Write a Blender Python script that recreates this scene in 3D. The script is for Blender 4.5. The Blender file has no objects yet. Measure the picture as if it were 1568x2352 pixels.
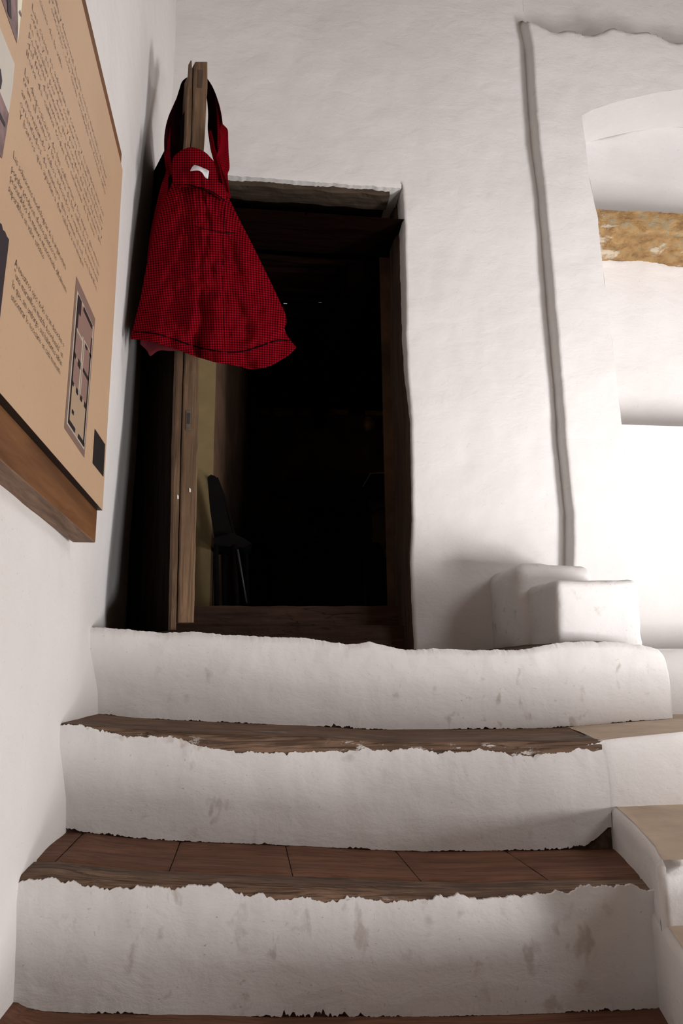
import bpy, math, random
from mathutils import Vector, noise
random.seed(7)
SC = bpy.context.scene
COL = SC.collection

# ---------------------------------------------------------------- camera
FPX, W, H = 1700.0, 1568.0, 2352.0
CAM = Vector((0, 0, 1.45))
yc = Vector((-224, -369, -FPX)).normalized()
zc = Vector((-84, (FPX * FPX + 224 * 84) / 369.0, -FPX)).normalized()
xc = yc.cross(zc)
from mathutils import Matrix
MW = Matrix((xc, yc, zc))
cd = bpy.data.cameras.new('camera')
cam = bpy.data.objects.new('camera', cd)
COL.objects.link(cam)
cam.matrix_world = Matrix.Translation(CAM) @ MW.to_4x4()
cd.sensor_fit = 'VERTICAL'
cd.sensor_height = 36.0
cd.lens = 36.0 * FPX / H
cd.clip_start = 0.02
SC.camera = cam

# ---------------------------------------------------------------- world, light, exposure
wd = bpy.data.worlds.new('world'); SC.world = wd; wd.use_nodes = True
wd.node_tree.nodes['Background'].inputs[0].default_value = (0.85, 0.92, 1.0, 1)
wd.node_tree.nodes['Background'].inputs[1].default_value = 0.3

def area(name, loc, target, sx, sy, power, col, spread=180):
    l = bpy.data.lights.new(name, 'AREA'); l.shape = 'RECTANGLE'
    l.size, l.size_y, l.energy, l.color = sx, sy, power, col
    l.spread = math.radians(spread)
    o = bpy.data.objects.new(name, l); COL.objects.link(o)
    o.location = loc
    d = Vector(target) - Vector(loc)
    o.rotation_euler = d.to_track_quat('-Z', 'Y').to_euler()
    return o
area('daylight_low_doorway', (2.85, -1.9, -0.40), (0.6, 2.5, 1.9), 1.0, 0.9, 90, (1.0, 0.98, 0.98))
area('side_fill_light', (3.03, 0.62, 1.0), (2.1, 2.5, 1.8), 0.85, 0.95, 131, (1.0, 0.98, 0.98), 150)  # added lamp inside the solid right wall, brightens the right side
area('upper_fill_light', (3.0, 0.4, 3.1), (1.3, 2.8, 3.0), 1.2, 1.0, 45, (0.97, 0.96, 1.0))  # added soft fill for the upper walls, no window built there
SC.view_settings.view_transform = 'Standard'
SC.view_settings.look = 'None'
SC.view_settings.gamma = 1.0
SC.view_settings.exposure = 0.0
SC.view_settings.use_curve_mapping = False
try:
    SC.cycles.use_denoising = True
    SC.cycles.max_bounces = 6; SC.cycles.diffuse_bounces = 4
except Exception:
    pass

ZFL = -0.855      # level of the lower floor
# ---------------------------------------------------------------- helpers
def at(px, py, Y):
    r = MW @ Vector((px - W / 2, H / 2 - py, -FPX))
    return CAM + r * (Y / r.y)
def atx(px, py, X):
    r = MW @ Vector((px - W / 2, H / 2 - py, -FPX))
    return CAM + r * (X / r.x)
def atz(px, py, Z):
    r = MW @ Vector((px - W / 2, H / 2 - py, -FPX))
    return CAM + r * ((Z - CAM.z) / r.z)
def lerp(a, b, t): return a + (b - a) * t
def interp(pts, x):
    if x <= pts[0][0]: return pts[0][1]
    for (a, b), (c, d) in zip(pts, pts[1:]):
        if x <= c: return b + (d - b) * (x - a) / max(c - a, 1e-9)
    return pts[-1][1]
def fbm(x, y, z=0.0, o=4):
    s, a, f = 0.0, 1.0, 1.0
    for _ in range(o):
        s += a * noise.noise(Vector((x * f, y * f, z * f + 3.1)))
        a *= 0.5; f *= 2.07
    return s
def link(name, me, mat=None, parent=None, smooth=False):
    o = bpy.data.objects.new(name, me)
    COL.objects.link(o)
    if mat is not None:
        for m in (mat if isinstance(mat, (list, tuple)) else [mat]): me.materials.append(m)
    if parent is not None: o.parent = parent
    if smooth:
        for p in me.polygons: p.use_smooth = True
    return o
class MB:
    def __init__(s): s.v, s.f, s.uv, s.mi = [], [], {}, []
    def quad(s, a, b, c, d, mi=0):
        n = len(s.v); s.v += [tuple(a), tuple(b), tuple(c), tuple(d)]; s.f.append((n, n + 1, n + 2, n + 3)); s.mi.append(mi)
    def poly(s, pts, mi=0):
        n = len(s.v); s.v += [tuple(p) for p in pts]; s.f.append(tuple(range(n, n + len(pts)))); s.mi.append(mi)
    def grid(s, rows, mi=0, closed=False):
        n = len(s.v); c = len(rows[0])
        for r in rows: s.v += [tuple(p) for p in r]
        for i in range(len(rows) - 1):
            for j in range(c if closed else c - 1):
                k = (j + 1) % c
                s.f.append((n + i * c + j, n + i * c + k, n + (i + 1) * c + k, n + (i + 1) * c + j)); s.mi.append(mi)
    def box(s, x0, x1, y0, y1, z0, z1, mi=0):
        p = [(x0, y0, z0), (x1, y0, z0), (x1, y1, z0), (x0, y1, z0), (x0, y0, z1), (x1, y0, z1), (x1, y1, z1), (x0, y1, z1)]
        n = len(s.v); s.v += p
        for q in ((0, 3, 2, 1), (4, 5, 6, 7), (0, 1, 5, 4), (1, 2, 6, 5), (2, 3, 7, 6), (3, 0, 4, 7)):
            s.f.append(tuple(n + i for i in q)); s.mi.append(mi)
    def tube(s, pts, rad, seg=10, mi=0, caps=True):
        rows = []
        for i, p in enumerate(pts):
            p = Vector(p)
            t = (Vector(pts[min(i + 1, len(pts) - 1)]) - Vector(pts[max(i - 1, 0)])).normalized()
            u = t.cross(Vector((0.13, 0.2, 0.97)))
            if u.length < 1e-3: u = t.cross(Vector((1, 0, 0)))
            u.normalize(); w = t.cross(u)
            r = rad[i] if isinstance(rad, (list, tuple)) else rad
            rows.append([p + (u * math.cos(2 * math.pi * k / seg) + w * math.sin(2 * math.pi * k / seg)) * r for k in range(seg)])
        n = len(s.v)
        s.grid(rows, mi, True)
        if caps:
            s.f.append(tuple(n + k for k in range(seg))[::-1]); s.mi.append(mi)
            e = n + (len(rows) - 1) * seg
            s.f.append(tuple(e + k for k in range(seg))); s.mi.append(mi)
    def lathe(s, cx, cy, prof, seg=24, mi=0):
        s.grid([[(cx + r * math.cos(2 * math.pi * k / seg), cy + r * math.sin(2 * math.pi * k / seg), z) for k in range(seg)] for r, z in prof], mi, True)
    def build(s, name, mat, parent=None, smooth=False, bevel=0.0):
        me = bpy.data.meshes.new(name); me.from_pydata(s.v, [], s.f); me.validate(); me.update()
        if len(me.polygons) == len(s.mi):
            for p, i in zip(me.polygons, s.mi): p.material_index = i
        o = link(name, me, mat, parent, smooth)
        if bevel > 0:
            m = o.modifiers.new('bevel', 'BEVEL'); m.width = bevel; m.segments = 3; m.limit_method = 'ANGLE'
        return o
def tag(o, label=None, cat=None, group=None, kind=None):
    if label: o['label'] = label
    if cat: o['category'] = cat
    if group: o['group'] = group
    if kind: o['kind'] = kind
    return o
def thing(name, loc=(0, 0, 0)):
    o = bpy.data.objects.new(name, None); COL.objects.link(o)
    o.location = loc; o.empty_display_size = 0.05
    return o
def adopt(o, root):
    """parent a world-space mesh to a thing that stands at root.location"""
    o.parent = root
    me = o.data
    off = root.location
    for v in me.vertices: v.co -= off
    return o

# ---------------------------------------------------------------- materials
def newmat(name):
    m = bpy.data.materials.new(name); m.use_nodes = True
    nt = m.node_tree; b = nt.nodes['Principled BSDF']
    return m, nt, b
def N(nt, typ, **kw):
    n = nt.nodes.new(typ)
    for k, v in kw.items():
        if k in n.inputs.keys(): n.inputs[k].default_value = v
        else: setattr(n, k, v)
    return n
def coord(nt, scale=(1, 1, 1), rot=(0, 0, 0)):
    g = nt.nodes.new('ShaderNodeNewGeometry')
    mp = nt.nodes.new('ShaderNodeMapping'); mp.inputs['Scale'].default_value = scale; mp.inputs['Rotation'].default_value = rot
    nt.links.new(g.outputs['Position'], mp.inputs[0])
    return mp.outputs[0]
def ramp(nt, src, stops, interp_='LINEAR'):
    r = nt.nodes.new('ShaderNodeValToRGB'); nt.links.new(src, r.inputs[0])
    r.color_ramp.interpolation = interp_
    e = r.color_ramp.elements
    while len(e) < len(stops): e.new(0.5)
    for el, (p, c) in zip(e, stops):
        el.position = p; el.color = (c[0], c[1], c[2], 1) if not isinstance(c, (int, float)) else (c, c, c, 1)
    return r.outputs[0]
def mix(nt, fac, a, b):
    m = nt.nodes.new('ShaderNodeMix'); m.data_type = 'RGBA'
    for sock, v in ((m.inputs[0], fac), (m.inputs[6], a), (m.inputs[7], b)):
        if hasattr(v, 'is_output'): nt.links.new(v, sock)
        elif isinstance(v, (int, float)): sock.default_value = v
        else: sock.default_value = (v[0], v[1], v[2], 1)
    return m.outputs[2]
def mul(nt, a, b):
    m = nt.nodes.new('ShaderNodeMath'); m.operation = 'MULTIPLY'
    for i, v in enumerate((a, b)):
        if hasattr(v, 'is_output'): nt.links.new(v, m.inputs[i])
        else: m.inputs[i].default_value = v
    return m.outputs[0]
def noi(nt, vec, scale, detail=5, rough=0.55, dist=0.0):
    n = nt.nodes.new('ShaderNodeTexNoise'); n.inputs['Scale'].default_value = scale
    n.inputs['Detail'].default_value = detail; n.inputs['Roughness'].default_value = rough; n.inputs['Distortion'].default_value = dist
    nt.links.new(vec, n.inputs['Vector']); return n.outputs['Fac']
def bump(nt, b, hs, strength=0.3, dist=0.01):
    prev = None
    for h, s, d in hs:
        bp = nt.nodes.new('ShaderNodeBump'); bp.inputs['Strength'].default_value = s; bp.inputs['Distance'].default_value = d
        nt.links.new(h, bp.inputs['Height'])
        if prev is not None: nt.links.new(prev, bp.inputs['Normal'])
        prev = bp.outputs[0]
    nt.links.new(prev, b.inputs['Normal'])

def plaster(name, base=(0.70, 0.685, 0.675), dirt=0.0, warm=0.0):
    m, nt, b = newmat(name)
    c = coord(nt)
    c1 = noi(nt, c, 2.2, 4, 0.6)
    col = mix(nt, ramp(nt, c1, [(0.35, 0), (0.7, 1)]), base, tuple(x * k for x, k in zip(base, (0.955, 0.94, 0.925))))
    # fine mineral specks
    sp = noi(nt, c, 120, 2, 0.6)
    col = mix(nt, ramp(nt, sp, [(0.70, 0), (0.76, 1)]), col, tuple(x * 0.72 for x in base))
    if dirt > 0:
        d1 = noi(nt, coord(nt, (1, 1, 0.75)), 26, 3, 0.5, 0.3)
        d2 = noi(nt, c, 3.3, 2, 0.5)
        f = mul(nt, ramp(nt, d1, [(0.60, 0), (0.70, 1)]), ramp(nt, d2, [(0.45, 0), (0.6, 1)]))
        col = mix(nt, mul(nt, f, dirt), col, (0.33, 0.27, 0.22))
        d3 = noi(nt, coord(nt, (1, 1, 2)), 60, 2, 0.5)
        f2 = mul(nt, ramp(nt, d3, [(0.72, 0), (0.76, 1)]), ramp(nt, d2, [(0.5, 0), (0.6, 1)]))
        col = mix(nt, mul(nt, f2, dirt), col, (0.2, 0.16, 0.13))
    nt.links.new(col, b.inputs['Base Color'])
    b.inputs['Roughness'].default_value = 0.85
    b.inputs['Specular IOR Level'].default_value = 0.15
    n1 = noi(nt, coord(nt, (1, 1, 1.6), (0.2, 0.3, 0.5)), 9, 6, 0.6, 0.25)
    rg = nt.nodes.new('ShaderNodeTexNoise'); rg.noise_type = 'RIDGED_MULTIFRACTAL'
    rg.inputs['Scale'].default_value = 5.0; rg.inputs['Detail'].default_value = 4
    nt.links.new(coord(nt, (1, 1, 1.8), (0.4, 0.2, 0.3)), rg.inputs['Vector'])
    n2 = noi(nt, c, 90, 4, 0.6)
    bump(nt, b, [(n1, 0.42, 0.012), (ramp(nt, rg.outputs['Fac'], [(0.45, 0), (1.0, 1)]), 0.22, 0.004), (n2, 0.2, 0.002)])
    return m
def wood(name, c0, c1, axis='x', scale=9.0, rough=0.75, crack=0.6, chips=None, bumpd=0.004, spec=0.2, streak=0.0):
    m, nt, b = newmat(name)
    sc = {'x': (0.09, 1, 1), 'y': (1, 0.09, 1), 'z': (1, 1, 0.07)}[axis]
    v = coord(nt, sc)
    n1 = noi(nt, v, scale * 6, 6, 0.65, 1.0)
    n2 = noi(nt, v, scale * 1.3, 3, 0.5, 2.0)
    col = mix(nt, ramp(nt, n1, [(0.3, 0), (0.72, 1)]), c0, c1)
    col = mix(nt, ramp(nt, n2, [(0.4, 0), (0.65, 0.6)]), col, tuple(x * 0.55 for x in c0))
    cr = noi(nt, v, scale * 3.1, 3, 0.45, 0.6)
    crk = ramp(nt, cr, [(0.485, 0), (0.5, 1), (0.515, 0)])
    gate = ramp(nt, noi(nt, coord(nt), 3.5, 2), [(0.5, 0), (0.62, 1)])
    k = mul(nt, crk, gate)
    col = mix(nt, mul(nt, k, crack), col, tuple(x * 0.12 for x in c0))
    if streak:
        s2 = noi(nt, coord(nt, tuple(q * (1 if q < 1 else 2.2) for q in sc)), scale * 5, 4, 0.6, 1.5)
        col = mix(nt, mul(nt, ramp(nt, s2, [(0.42, 1), (0.52, 0)]), streak), col, tuple(x * 0.30 for x in c0))
        dk = noi(nt, coord(nt), 7, 4, 0.6)
        col = mix(nt, mul(nt, ramp(nt, dk, [(0.45, 0), (0.62, 1)]), streak * 0.7), col, tuple(x * 0.5 for x in c0))
    if chips:
        ch = noi(nt, coord(nt, (0.5, 1, 1.4)), 42, 6, 0.75, 0.2)
        ch2 = noi(nt, coord(nt), 4.0, 2, 0.5)
        f = mul(nt, ramp(nt, ch, [(0.56, 0), (0.60, 1)]), ramp(nt, ch2, [(0.44, 0), (0.52, 1)]))
        gg = nt.nodes.new('ShaderNodeNewGeometry'); sp = nt.nodes.new('ShaderNodeSeparateXYZ'); nt.links.new(gg.outputs['Normal'], sp.inputs[0])
        f = mul(nt, f, ramp(nt, sp.outputs[2], [(0.35, 1), (0.85, 0)]))
        col = mix(nt, mul(nt, f, chips), col, (0.62, 0.59, 0.56))
    nt.links.new(col, b.inputs['Base Color'])
    b.inputs['Roughness'].default_value = rough
    b.inputs['Specular IOR Level'].default_value = spec
    bump(nt, b, [(n1, 0.5, bumpd * 0.5), (cr, 0.35, bumpd)])
    return m
def plain(name, c, rough=0.7, var=0.25, scale=14, metallic=0.0, bmp=0.2, spec=0.3):
    m, nt, b = newmat(name)
    v = coord(nt); n = noi(nt, v, scale, 5, 0.6)
    col = mix(nt, ramp(nt, n, [(0.3, 0), (0.7, 1)]), tuple(x * (1 - var) for x in c), tuple(min(1, x * (1 + var)) for x in c))
    nt.links.new(col, b.inputs['Base Color']); b.inputs['Roughness'].default_value = rough
    b.inputs['Metallic'].default_value = metallic; b.inputs['Specular IOR Level'].default_value = spec
    if bmp: bump(nt, b, [(noi(nt, v, scale * 4, 4, 0.6), bmp, 0.003)])
    return m

M_wall = plaster('whitewashed_plaster')
M_riser = plaster('scuffed_whitewash', dirt=0.5)
M_tan = plain('worn_lime_mortar', (0.52, 0.42, 0.32), 0.9, 0.16, 9)
M_core = plain('earth_and_grime', (0.09, 0.055, 0.036), 0.95, 0.5, 60, bmp=0.6)
M_tread = wood('worn_step_timber', (0.18, 0.098, 0.058), (0.32, 0.198, 0.125), 'x', 9, chips=0.0, streak=0.8, crack=0.9)
M_nose = wood('chipped_step_timber', (0.16, 0.096, 0.062), (0.29, 0.190, 0.128), 'x', 9, chips=0.95, streak=0.8, crack=0.9)
M_tile = wood('worn_clay_tile', (0.175, 0.080, 0.048), (0.23, 0.115, 0.070), 'x', 7, crack=0.8, streak=0.45, bumpd=0.003)
M_doorwood = wood('weathered_door_timber', (0.105, 0.062, 0.036), (0.19, 0.118, 0.070), 'z', 10, crack=0.6, streak=0.4)
M_doorlight = wood('pale_door_timber', (0.13, 0.078, 0.044), (0.23, 0.145, 0.086), 'z', 10, crack=0.5, streak=0.4)
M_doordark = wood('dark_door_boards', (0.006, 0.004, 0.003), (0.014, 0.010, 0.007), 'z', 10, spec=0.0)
M_frame = wood('old_door_frame_timber', (0.045, 0.026, 0.017), (0.10, 0.065, 0.045), 'z', 10, crack=0.6, bumpd=0.006)
M_lintel = wood('old_lintel_timber', (0.035, 0.024, 0.016), (0.085, 0.06, 0.042), 'x', 10, crack=0.6, bumpd=0.006)
M_sill = wood('dark_threshold_timber', (0.045, 0.022, 0.013), (0.09, 0.048, 0.03), 'x', 8, crack=0.9)

# ---------------------------------------------------------------- setting: left wall
LW = [(2.2, 1.582, -.438), (2.2, 1.342, -.397), (1.8, 1.349, -.410), (1.8, 1.122, -.381), (1.44, 1.113, -.383),
      (1.44, .957, -.373), (2.8, 4.14, -.345), (2.8, 2.35, -.392), (2.5, 1.6, -.43), (2.0, 2.4, -.39), (1.4, 2.4, -.385),
      (0.9, 1.7, -.385), (.5, 1.2, -.385), (.5, 3, -.385), (1.8, 3.4, -.375), (2.8, 1.5, -.41)]
def leftx(Y, z):
    s = w = 0.0
    for (a, b, x) in LW:
        q = 1.0 / (((Y - a) / 1.0) ** 2 + ((z - b) / 1.2) ** 2 + 0.004) ** 1.3
        s += q * x; w += q
    return s / w + 0.004 * fbm(Y * 1.7, z * 1.7, 2.0) + 0.0015 * fbm(Y * 7, z * 7, 5.0)
mb = MB()
nz, ny = 110, 150
mb.grid([[(leftx(-1.8 + 5.22 * j / ny, ZFL + (5.2 - ZFL) * i / nz), -1.8 + 5.22 * j / ny, ZFL + (5.2 - ZFL) * i / nz) for j in range(ny + 1)][::-1] for i in range(nz + 1)])
mb.box(-0.65, -0.5, -2.3, 2.9, ZFL, 5.2)
tag(mb.build('wall_left', M_wall, smooth=False), kind='structure')
for p in bpy.data.objects['wall_left'].data.polygons: p.use_smooth = p.area < 0.01

# ---------------------------------------------------------------- setting: back wall with the doorway
YB = 2.8
def bn(x, z):   # hand-trowelled unevenness of the back wall
    return 0.007 * fbm(x * 1.6, z * 1.6, 9.0) + 0.0022 * fbm(x * 8, z * 8, 4.0, 3)
jamb_px = [(917, 372), (921, 420), (927, 520), (930, 640), (930, 760), (934, 860), (941, 960), (944, 1100), (945, 1190), (941, 1290), (945, 1380), (950, 1495)]
jamb = sorted([(at(x, y, YB).z, at(x, y, YB).x) for x, y in jamb_px])
strip_px = [(1208, 35), (1222, 100), (1228, 200), (1238, 330), (1247, 400), (1262, 560), (1270, 640), (1291, 900), (1303, 1050), (1318, 1180), (1316, 1290)]
YP = 2.74
strip = sorted([(at(x, y, YP).z, at(x, y, YP).x) for x, y in strip_px])
zst = at(1208, 62, YP).z
zl = at(700, 415, YB).z     # top of the door opening
def lint_z(x):
    return zl + 0.05 * max(0, (x - 0.3)) * 0.0 + 0.004 * fbm(x * 30, 1.0, 7) + 0.003 * fbm(x * 90, 2, 3)
mb = MB()
rows = []
nr = 130
for i in range(nr + 91):
    z = 1.35 + (zl - 1.35) * i / nr if i <= nr else zl + (5.2 - zl) * (i - nr) / 90.0
    xj = interp(jamb, min(z, zl)) + 0.002 * fbm(min(z, zl) * 20, 3.3, 1); xr = interp(strip, z) + (0.10 if z < zst else 0.017)
    r = [(xj + 0.02, YB + 0.3, z), (xj + 0.004, YB + 0.12, z), (xj, YB + 0.03, z), (xj + 0.003, YB + 0.008, z)]
    if i > nr: r = [(xj - 0.004 + 0.003 * q, YB + bn(xj, z), z) for q in range(4)]
    for j in range(70):
        x = lerp(xj + 0.008, xr, j / 69.0)
        r.append((x, YB + bn(x, z), z))
    rows.append(r)
mb.grid(rows)
rows = []
xjt = interp(jamb, zl) + 0.002 * fbm(zl * 20, 3.3, 1)
xs = [lerp(-0.5, xjt, j / 120.0) for j in range(121)]
def edge_z(x):
    if x > xjt: return zl
    # raised corner of plaster beside the jamb
    return lint_z(x) + 0.0
for i in range(-3, 101):
    r = []
    for x in (xs if i >= 0 else [q for q in xs if q <= xjt + 0.012]):
        z0 = edge_z(x); zz = z0 + (5.2 - z0) * max(i, 0) / 100.0
        if i < 0 and x <= xjt + 0.01: r.append((x, YB + (0.30 if i == -3 else 0.05 if i == -2 else 0.008), z0 + (0.0 if i < -1 else -0.0)))
        elif i < 0: r.append((x, YB + bn(x, z0), z0))
        else: r.append((x, YB + bn(x, zz) + (0.0 if i else 0.002), zz))
    rows.append(r)
mb.grid([rows[0], rows[1], rows[2], [(p[0], p[1], p[2]) for p in rows[3][:len(rows[2])]]])
mb.grid(rows[3:])
mb.box(0.70, 1.36, 2.96, 3.1, 1.2, 5.2)
mb.box(-0.6, 1.36, 2.96, 3.1, zl + 0.3, 5.2)
o = mb.build('wall_back', M_wall)
for p in o.data.polygons: p.use_smooth = p.area < 0.01
tag(o, kind='structure')

# raised panel of wall to the right, with the arched niche
nl_px = [(1335, 265), (1343, 320), (1352, 400), (1365, 470), (1373, 500), (1377, 560), (1385, 625), (1395, 700), (1408, 800), (1420, 900), (1429, 974)]
nl = sorted([(at(x, y, YP).z, at(x, y, YP).x) for x, y in nl_px])
zs_, xs_ = nl[-1]            # spring of the arch
zb_, xb_ = nl[0]
XR = 2.42                    # right end of niche
arch = [(at(x, y, YP).x, at(x, y, YP).z) for x, y in [(1335, 265), (1360, 252), (1400, 239), (1440, 228), (1480, 219), (1520, 211), (1568, 205)]]
xa, za = arch[-1]
arch += [(xa + (XR - xa) * t, za + 0.03 * math.sin(math.pi * min(1, t * 1.0)) - 0.20 * max(0, t - 0.35) ** 1.6) for t in (0.15, 0.3, 0.45, 0.6, 0.75, 0.9, 1.0)]
zt_panel = at(1208, 35, YP).z
def pn(x, z): return 0.006 * fbm(x * 1.5, z * 1.5, 21.0) + 0.0022 * fbm(x * 8, z * 8, 14.0, 3)
def header(x, z):   # the wall leans back above the panel
    zz = at(1240, 62, YP).z + 0.022 * math.sin(x * 11 + 1.0) + 0.012 * math.sin(x * 31) + 0.02 * (x - 1.3)
    d = max(0.0, z - zz)
    q = min(1.0, d / 0.05)
    return 0.15 * q * q * (3 - 2 * q)
def P(x, z): return (x, YP + pn(x, z) + header(x, z), z)
mb = MB()
rows = []
for i in range(161):          # left border of the panel with its side face
    z = lerp(1.2, zs_, i / 160.0)
    xl = interp(strip, z) + 0.0025 * fbm(z * 14, 8.8, 1); xn = interp(nl, z) if z > zb_ else xb_ + 0.0
    r = [(xl - 0.012, YB + 0.03, z), (xl - 0.006, YP + 0.03, z), (xl, YP + 0.008, z)] + [P(lerp(xl + 0.006, xn, j / 24.0), z) for j in range(25)]
    rows.append(r)
mb.grid(rows)
rows = []
for i in range(41):           # below the niche
    z = lerp(1.2, zb_, i / 40.0)
    rows.append([P(lerp(xb_, 3.09, j / 60.0), z) for j in range(61)])
mb.grid(rows)
rows = []
for i in range(61):           # above the arch
    r = []
    for j in range(141):
        x = lerp(xs_, 3.09, j / 140.0)
        z0 = interp(arch, min(x, XR)) if x <= XR else arch[-1][1]
        z = lerp(z0, 5.2, i / 60.0)
        r.append(P(x, z))
    rows.append(r)
mb.grid(rows)
rows = []
for i in range(61):           # above the left border
    r = []
    z = lerp(zs_, 5.2, i / 60.0)
    xl = interp(strip, z)
    g = 0.0
    if z > zt_panel: g = min(1, (z - zt_panel) / 0.08)
    yy = YP + pn(xl, z) + header(xl, z)
    g = g * g * (3 - 2 * g)
    r += [(xl - 0.012 * (1 - g) + 0.016 * g, lerp(YB + 0.03, YB + bn(xl + 0.017, z) - 0.001, g), z), (xl - 0.006 * (1 - g) + 0.018 * g, lerp(YP + 0.03, max(yy, YB), g), z), (xl + 0.022 * g, yy + 0.008 * (1 - g), z)]
    r += [P(lerp(xl + 0.006 + 0.02 * g, xs_, j / 24.0), z) for j in range(25)]
    rows.append(r)
mb.grid(rows)
rows = []
for i in range(41):           # right of the niche
    z = lerp(zb_, arch[-1][1], i / 40.0)
    rows.append([P(lerp(XR, 3.09, j / 10.0), z) for j in range(11)])
mb.grid(rows)
YN = 3.0
rows = []                     # niche reveals: left side, soffit, right side, sill
outline = [(x, z) for z, x in nl] + arch[1:] + [(XR, zb_), (xb_, zb_)]
for k in range(5):
    y = lerp(YP, YN, k / 4.0)
    rows.append([(x, (YP + pn(x, z)) if k == 0 else y, z) for x, z in outline])
mb.grid(rows)
rows = []
for i in range(51):
    z = lerp(zb_ - 0.02, 4.55, i / 50.0)
    rows.append([(lerp(1.40, 2.5, j / 60.0), YN + 0.01 * fbm(j / 14.0, z * 3, 3), z) for j in range(61)])
mb.grid(rows)
o = mb.build('wall_alcove', M_wall); o.name = 'wall_back_right'
for p in o.data.polygons: p.use_smooth = p.area < 0.02
tag(o, kind='structure')

# stone shelf slab inside the niche
def stone_mat():
    m, nt, b = newmat('lichened_stone')
    v = coord(nt, (1, 1, 1.4))
    n1 = noi(nt, v, 14, 8, 0.72, 0.15); n2 = noi(nt, v, 30, 6, 0.75, 0.1); n3 = noi(nt, v, 6, 6, 0.65, 0.2)
    col = ramp(nt, n1, [(0.30, (0.10, 0.055, 0.025)), (0.42, (0.30, 0.17, 0.065)), (0.52, (0.44, 0.26, 0.10)), (0.62, (0.36, 0.31, 0.20)), (0.75, (0.55, 0.48, 0.36))])
    col = mix(nt, ramp(nt, n2, [(0.42, 0), (0.7, 0.6)]), col, (0.36, 0.24, 0.11))
    col = mix(nt, ramp(nt, n3, [(0.56, 0), (0.62, 0.9)]), col, (0.66, 0.58, 0.45))
    nt.links.new(col, b.inputs['Base Color']); b.inputs['Roughness'].default_value = 0.9
    bump(nt, b, [(n1, 0.8, 0.02), (n2, 0.6, 0.006)])
    return m
M_stone = stone_mat()
rows = []
yf = YP + 0.02
for k in range(40):
    t = k / 39.0
    r = []
    for j in range(90):
        x = lerp(1.46, XR + 0.02, j / 89.0)
        px = 1372 + (x - 1.47) * 480
        ztop = at(1450, 485 + 2 * math.sin(x * 9), yf).z; zbot = at(1450, 531 + 3 * math.sin(x * 13), yf).z
        if t < 0.3: y, z = yf - 0.003 * math.sin(t / 0.3 * math.pi), lerp(ztop, zbot, t / 0.3)
        else:
            y = lerp(yf, YN + 0.01, (t - 0.3) / 0.7); z = zbot - 0.0 * (t - 0.3)
        nn = 0.010 * fbm(x * 9, t * 5, 31) + 0.006 * fbm(x * 30, t * 14, 7)
        r.append((x, y - abs(nn) * (1 if t < 0.3 else 0.2), z + (nn if t > 0.3 else 0.2 * nn)))
    rows.append(r)
mb = MB(); mb.grid(rows)
mb.box(1.47, XR + 0.02, yf + 0.01, YN + 0.01, ztop - 0.06, ztop - 0.002)
o = mb.build('stone_shelf', M_stone)
for p in o.data.polygons: p.use_smooth = p.area < 0.005
tag(o, 'ochre and brown rough stone slab set across the white arched niche', 'shelf')

# plinth line at the foot of the right-hand wall
mb = MB()
zq = at(1550, 1490, 2.42).z
rows = []
for i in range(9):
    a = i / 8.0
    if a < 0.5: y, z = 2.42, lerp(1.2, zq - 0.006, a / 0.5)
    else: y, z = lerp(2.423, 2.80, (a - 0.5) / 0.5), zq
    rows.append([(lerp(1.1, 3.09, j / 40.0), y + 0.002 * fbm(j * 0.4, a * 4, 3), z) for j in range(41)])
mb.grid(rows)
tag(mb.build('trim_1', M_wall, smooth=True), kind='structure')
bpy.data.objects['trim_1'].name = 'trim_1'

# ---------------------------------------------------------------- staircase
R1top = [(180, 1438), (232, 1441), (300, 1446), (370, 1453), (440, 1450), (520, 1457), (600, 1462), (700, 1465), (760, 1474), (800, 1480), (850, 1475), (890, 1484), (920, 1491), (1000, 1490), (1060, 1492), (1100, 1494), (1200, 1491), (1250, 1483), (1290, 1476), (1340, 1473), (1420, 1474), (1480, 1482), (1512, 1490), (1526, 1502), (1532, 1530)]
R1bot = [(150, 1638), (232, 1640), (300, 1648), (450, 1657), (560, 1662), (700, 1667), (850, 1676), (1000, 1675), (1200, 1674), (1280, 1672), (1330, 1668), (1543, 1650)]
R2top = [(100, 1664), (135, 1665), (170, 1668), (250, 1678), (330, 1692), (400, 1696), (460, 1712), (520, 1722), (560, 1728), (620, 1730), (700, 1728), (760, 1727), (840, 1723), (900, 1721), (960, 1720), (1000, 1728), (1060, 1727), (1100, 1722), (1160, 1728), (1200, 1738), (1260, 1734), (1300, 1728), (1350, 1712), (1397, 1700)]
R2bot = [(130, 1903), (160, 1905), (200, 1913), (300, 1925), (400, 1932), (480, 1935), (600, 1940), (700, 1944), (850, 1952), (980, 1957), (1100, 1955), (1250, 1953), (1330, 1948), (1362, 1932), (1395, 1900)]
R3top = [(10, 2032), (36, 2030), (60, 2022), (120, 2018), (150, 2030), (200, 2040), (260, 2045), (330, 2032), (400, 2042), (450, 2035), (500, 2032), (560, 2055), (700, 2062), (760, 2072), (800, 2060), (900, 2076), (960, 2065), (1060, 2055), (1100, 2068), (1200, 2060), (1300, 2050), (1350, 2036), (1400, 2038), (1450, 2030), (1495, 2048)]
R3bot = [(0, 2300), (40, 2305), (60, 2316), (100, 2325), (200, 2330), (400, 2333), (700, 2338), (1000, 2335), (1200, 2330), (1400, 2322), (1510, 2316)]
def w3(pts, Y): return sorted([(at(x, y, Y).x, at(x, y, Y).z) for x, y in pts])
D1, D2, D3 = 2.2, 1.8, 1.44
T1, B1_ = w3(R1top, D1), w3(R1bot, D1)
T2, B2_ = w3(R2top, D2), w3(R2bot, D2)
T3, B3_ = w3(R3top, D3), w3(R3bot, D3)
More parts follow.
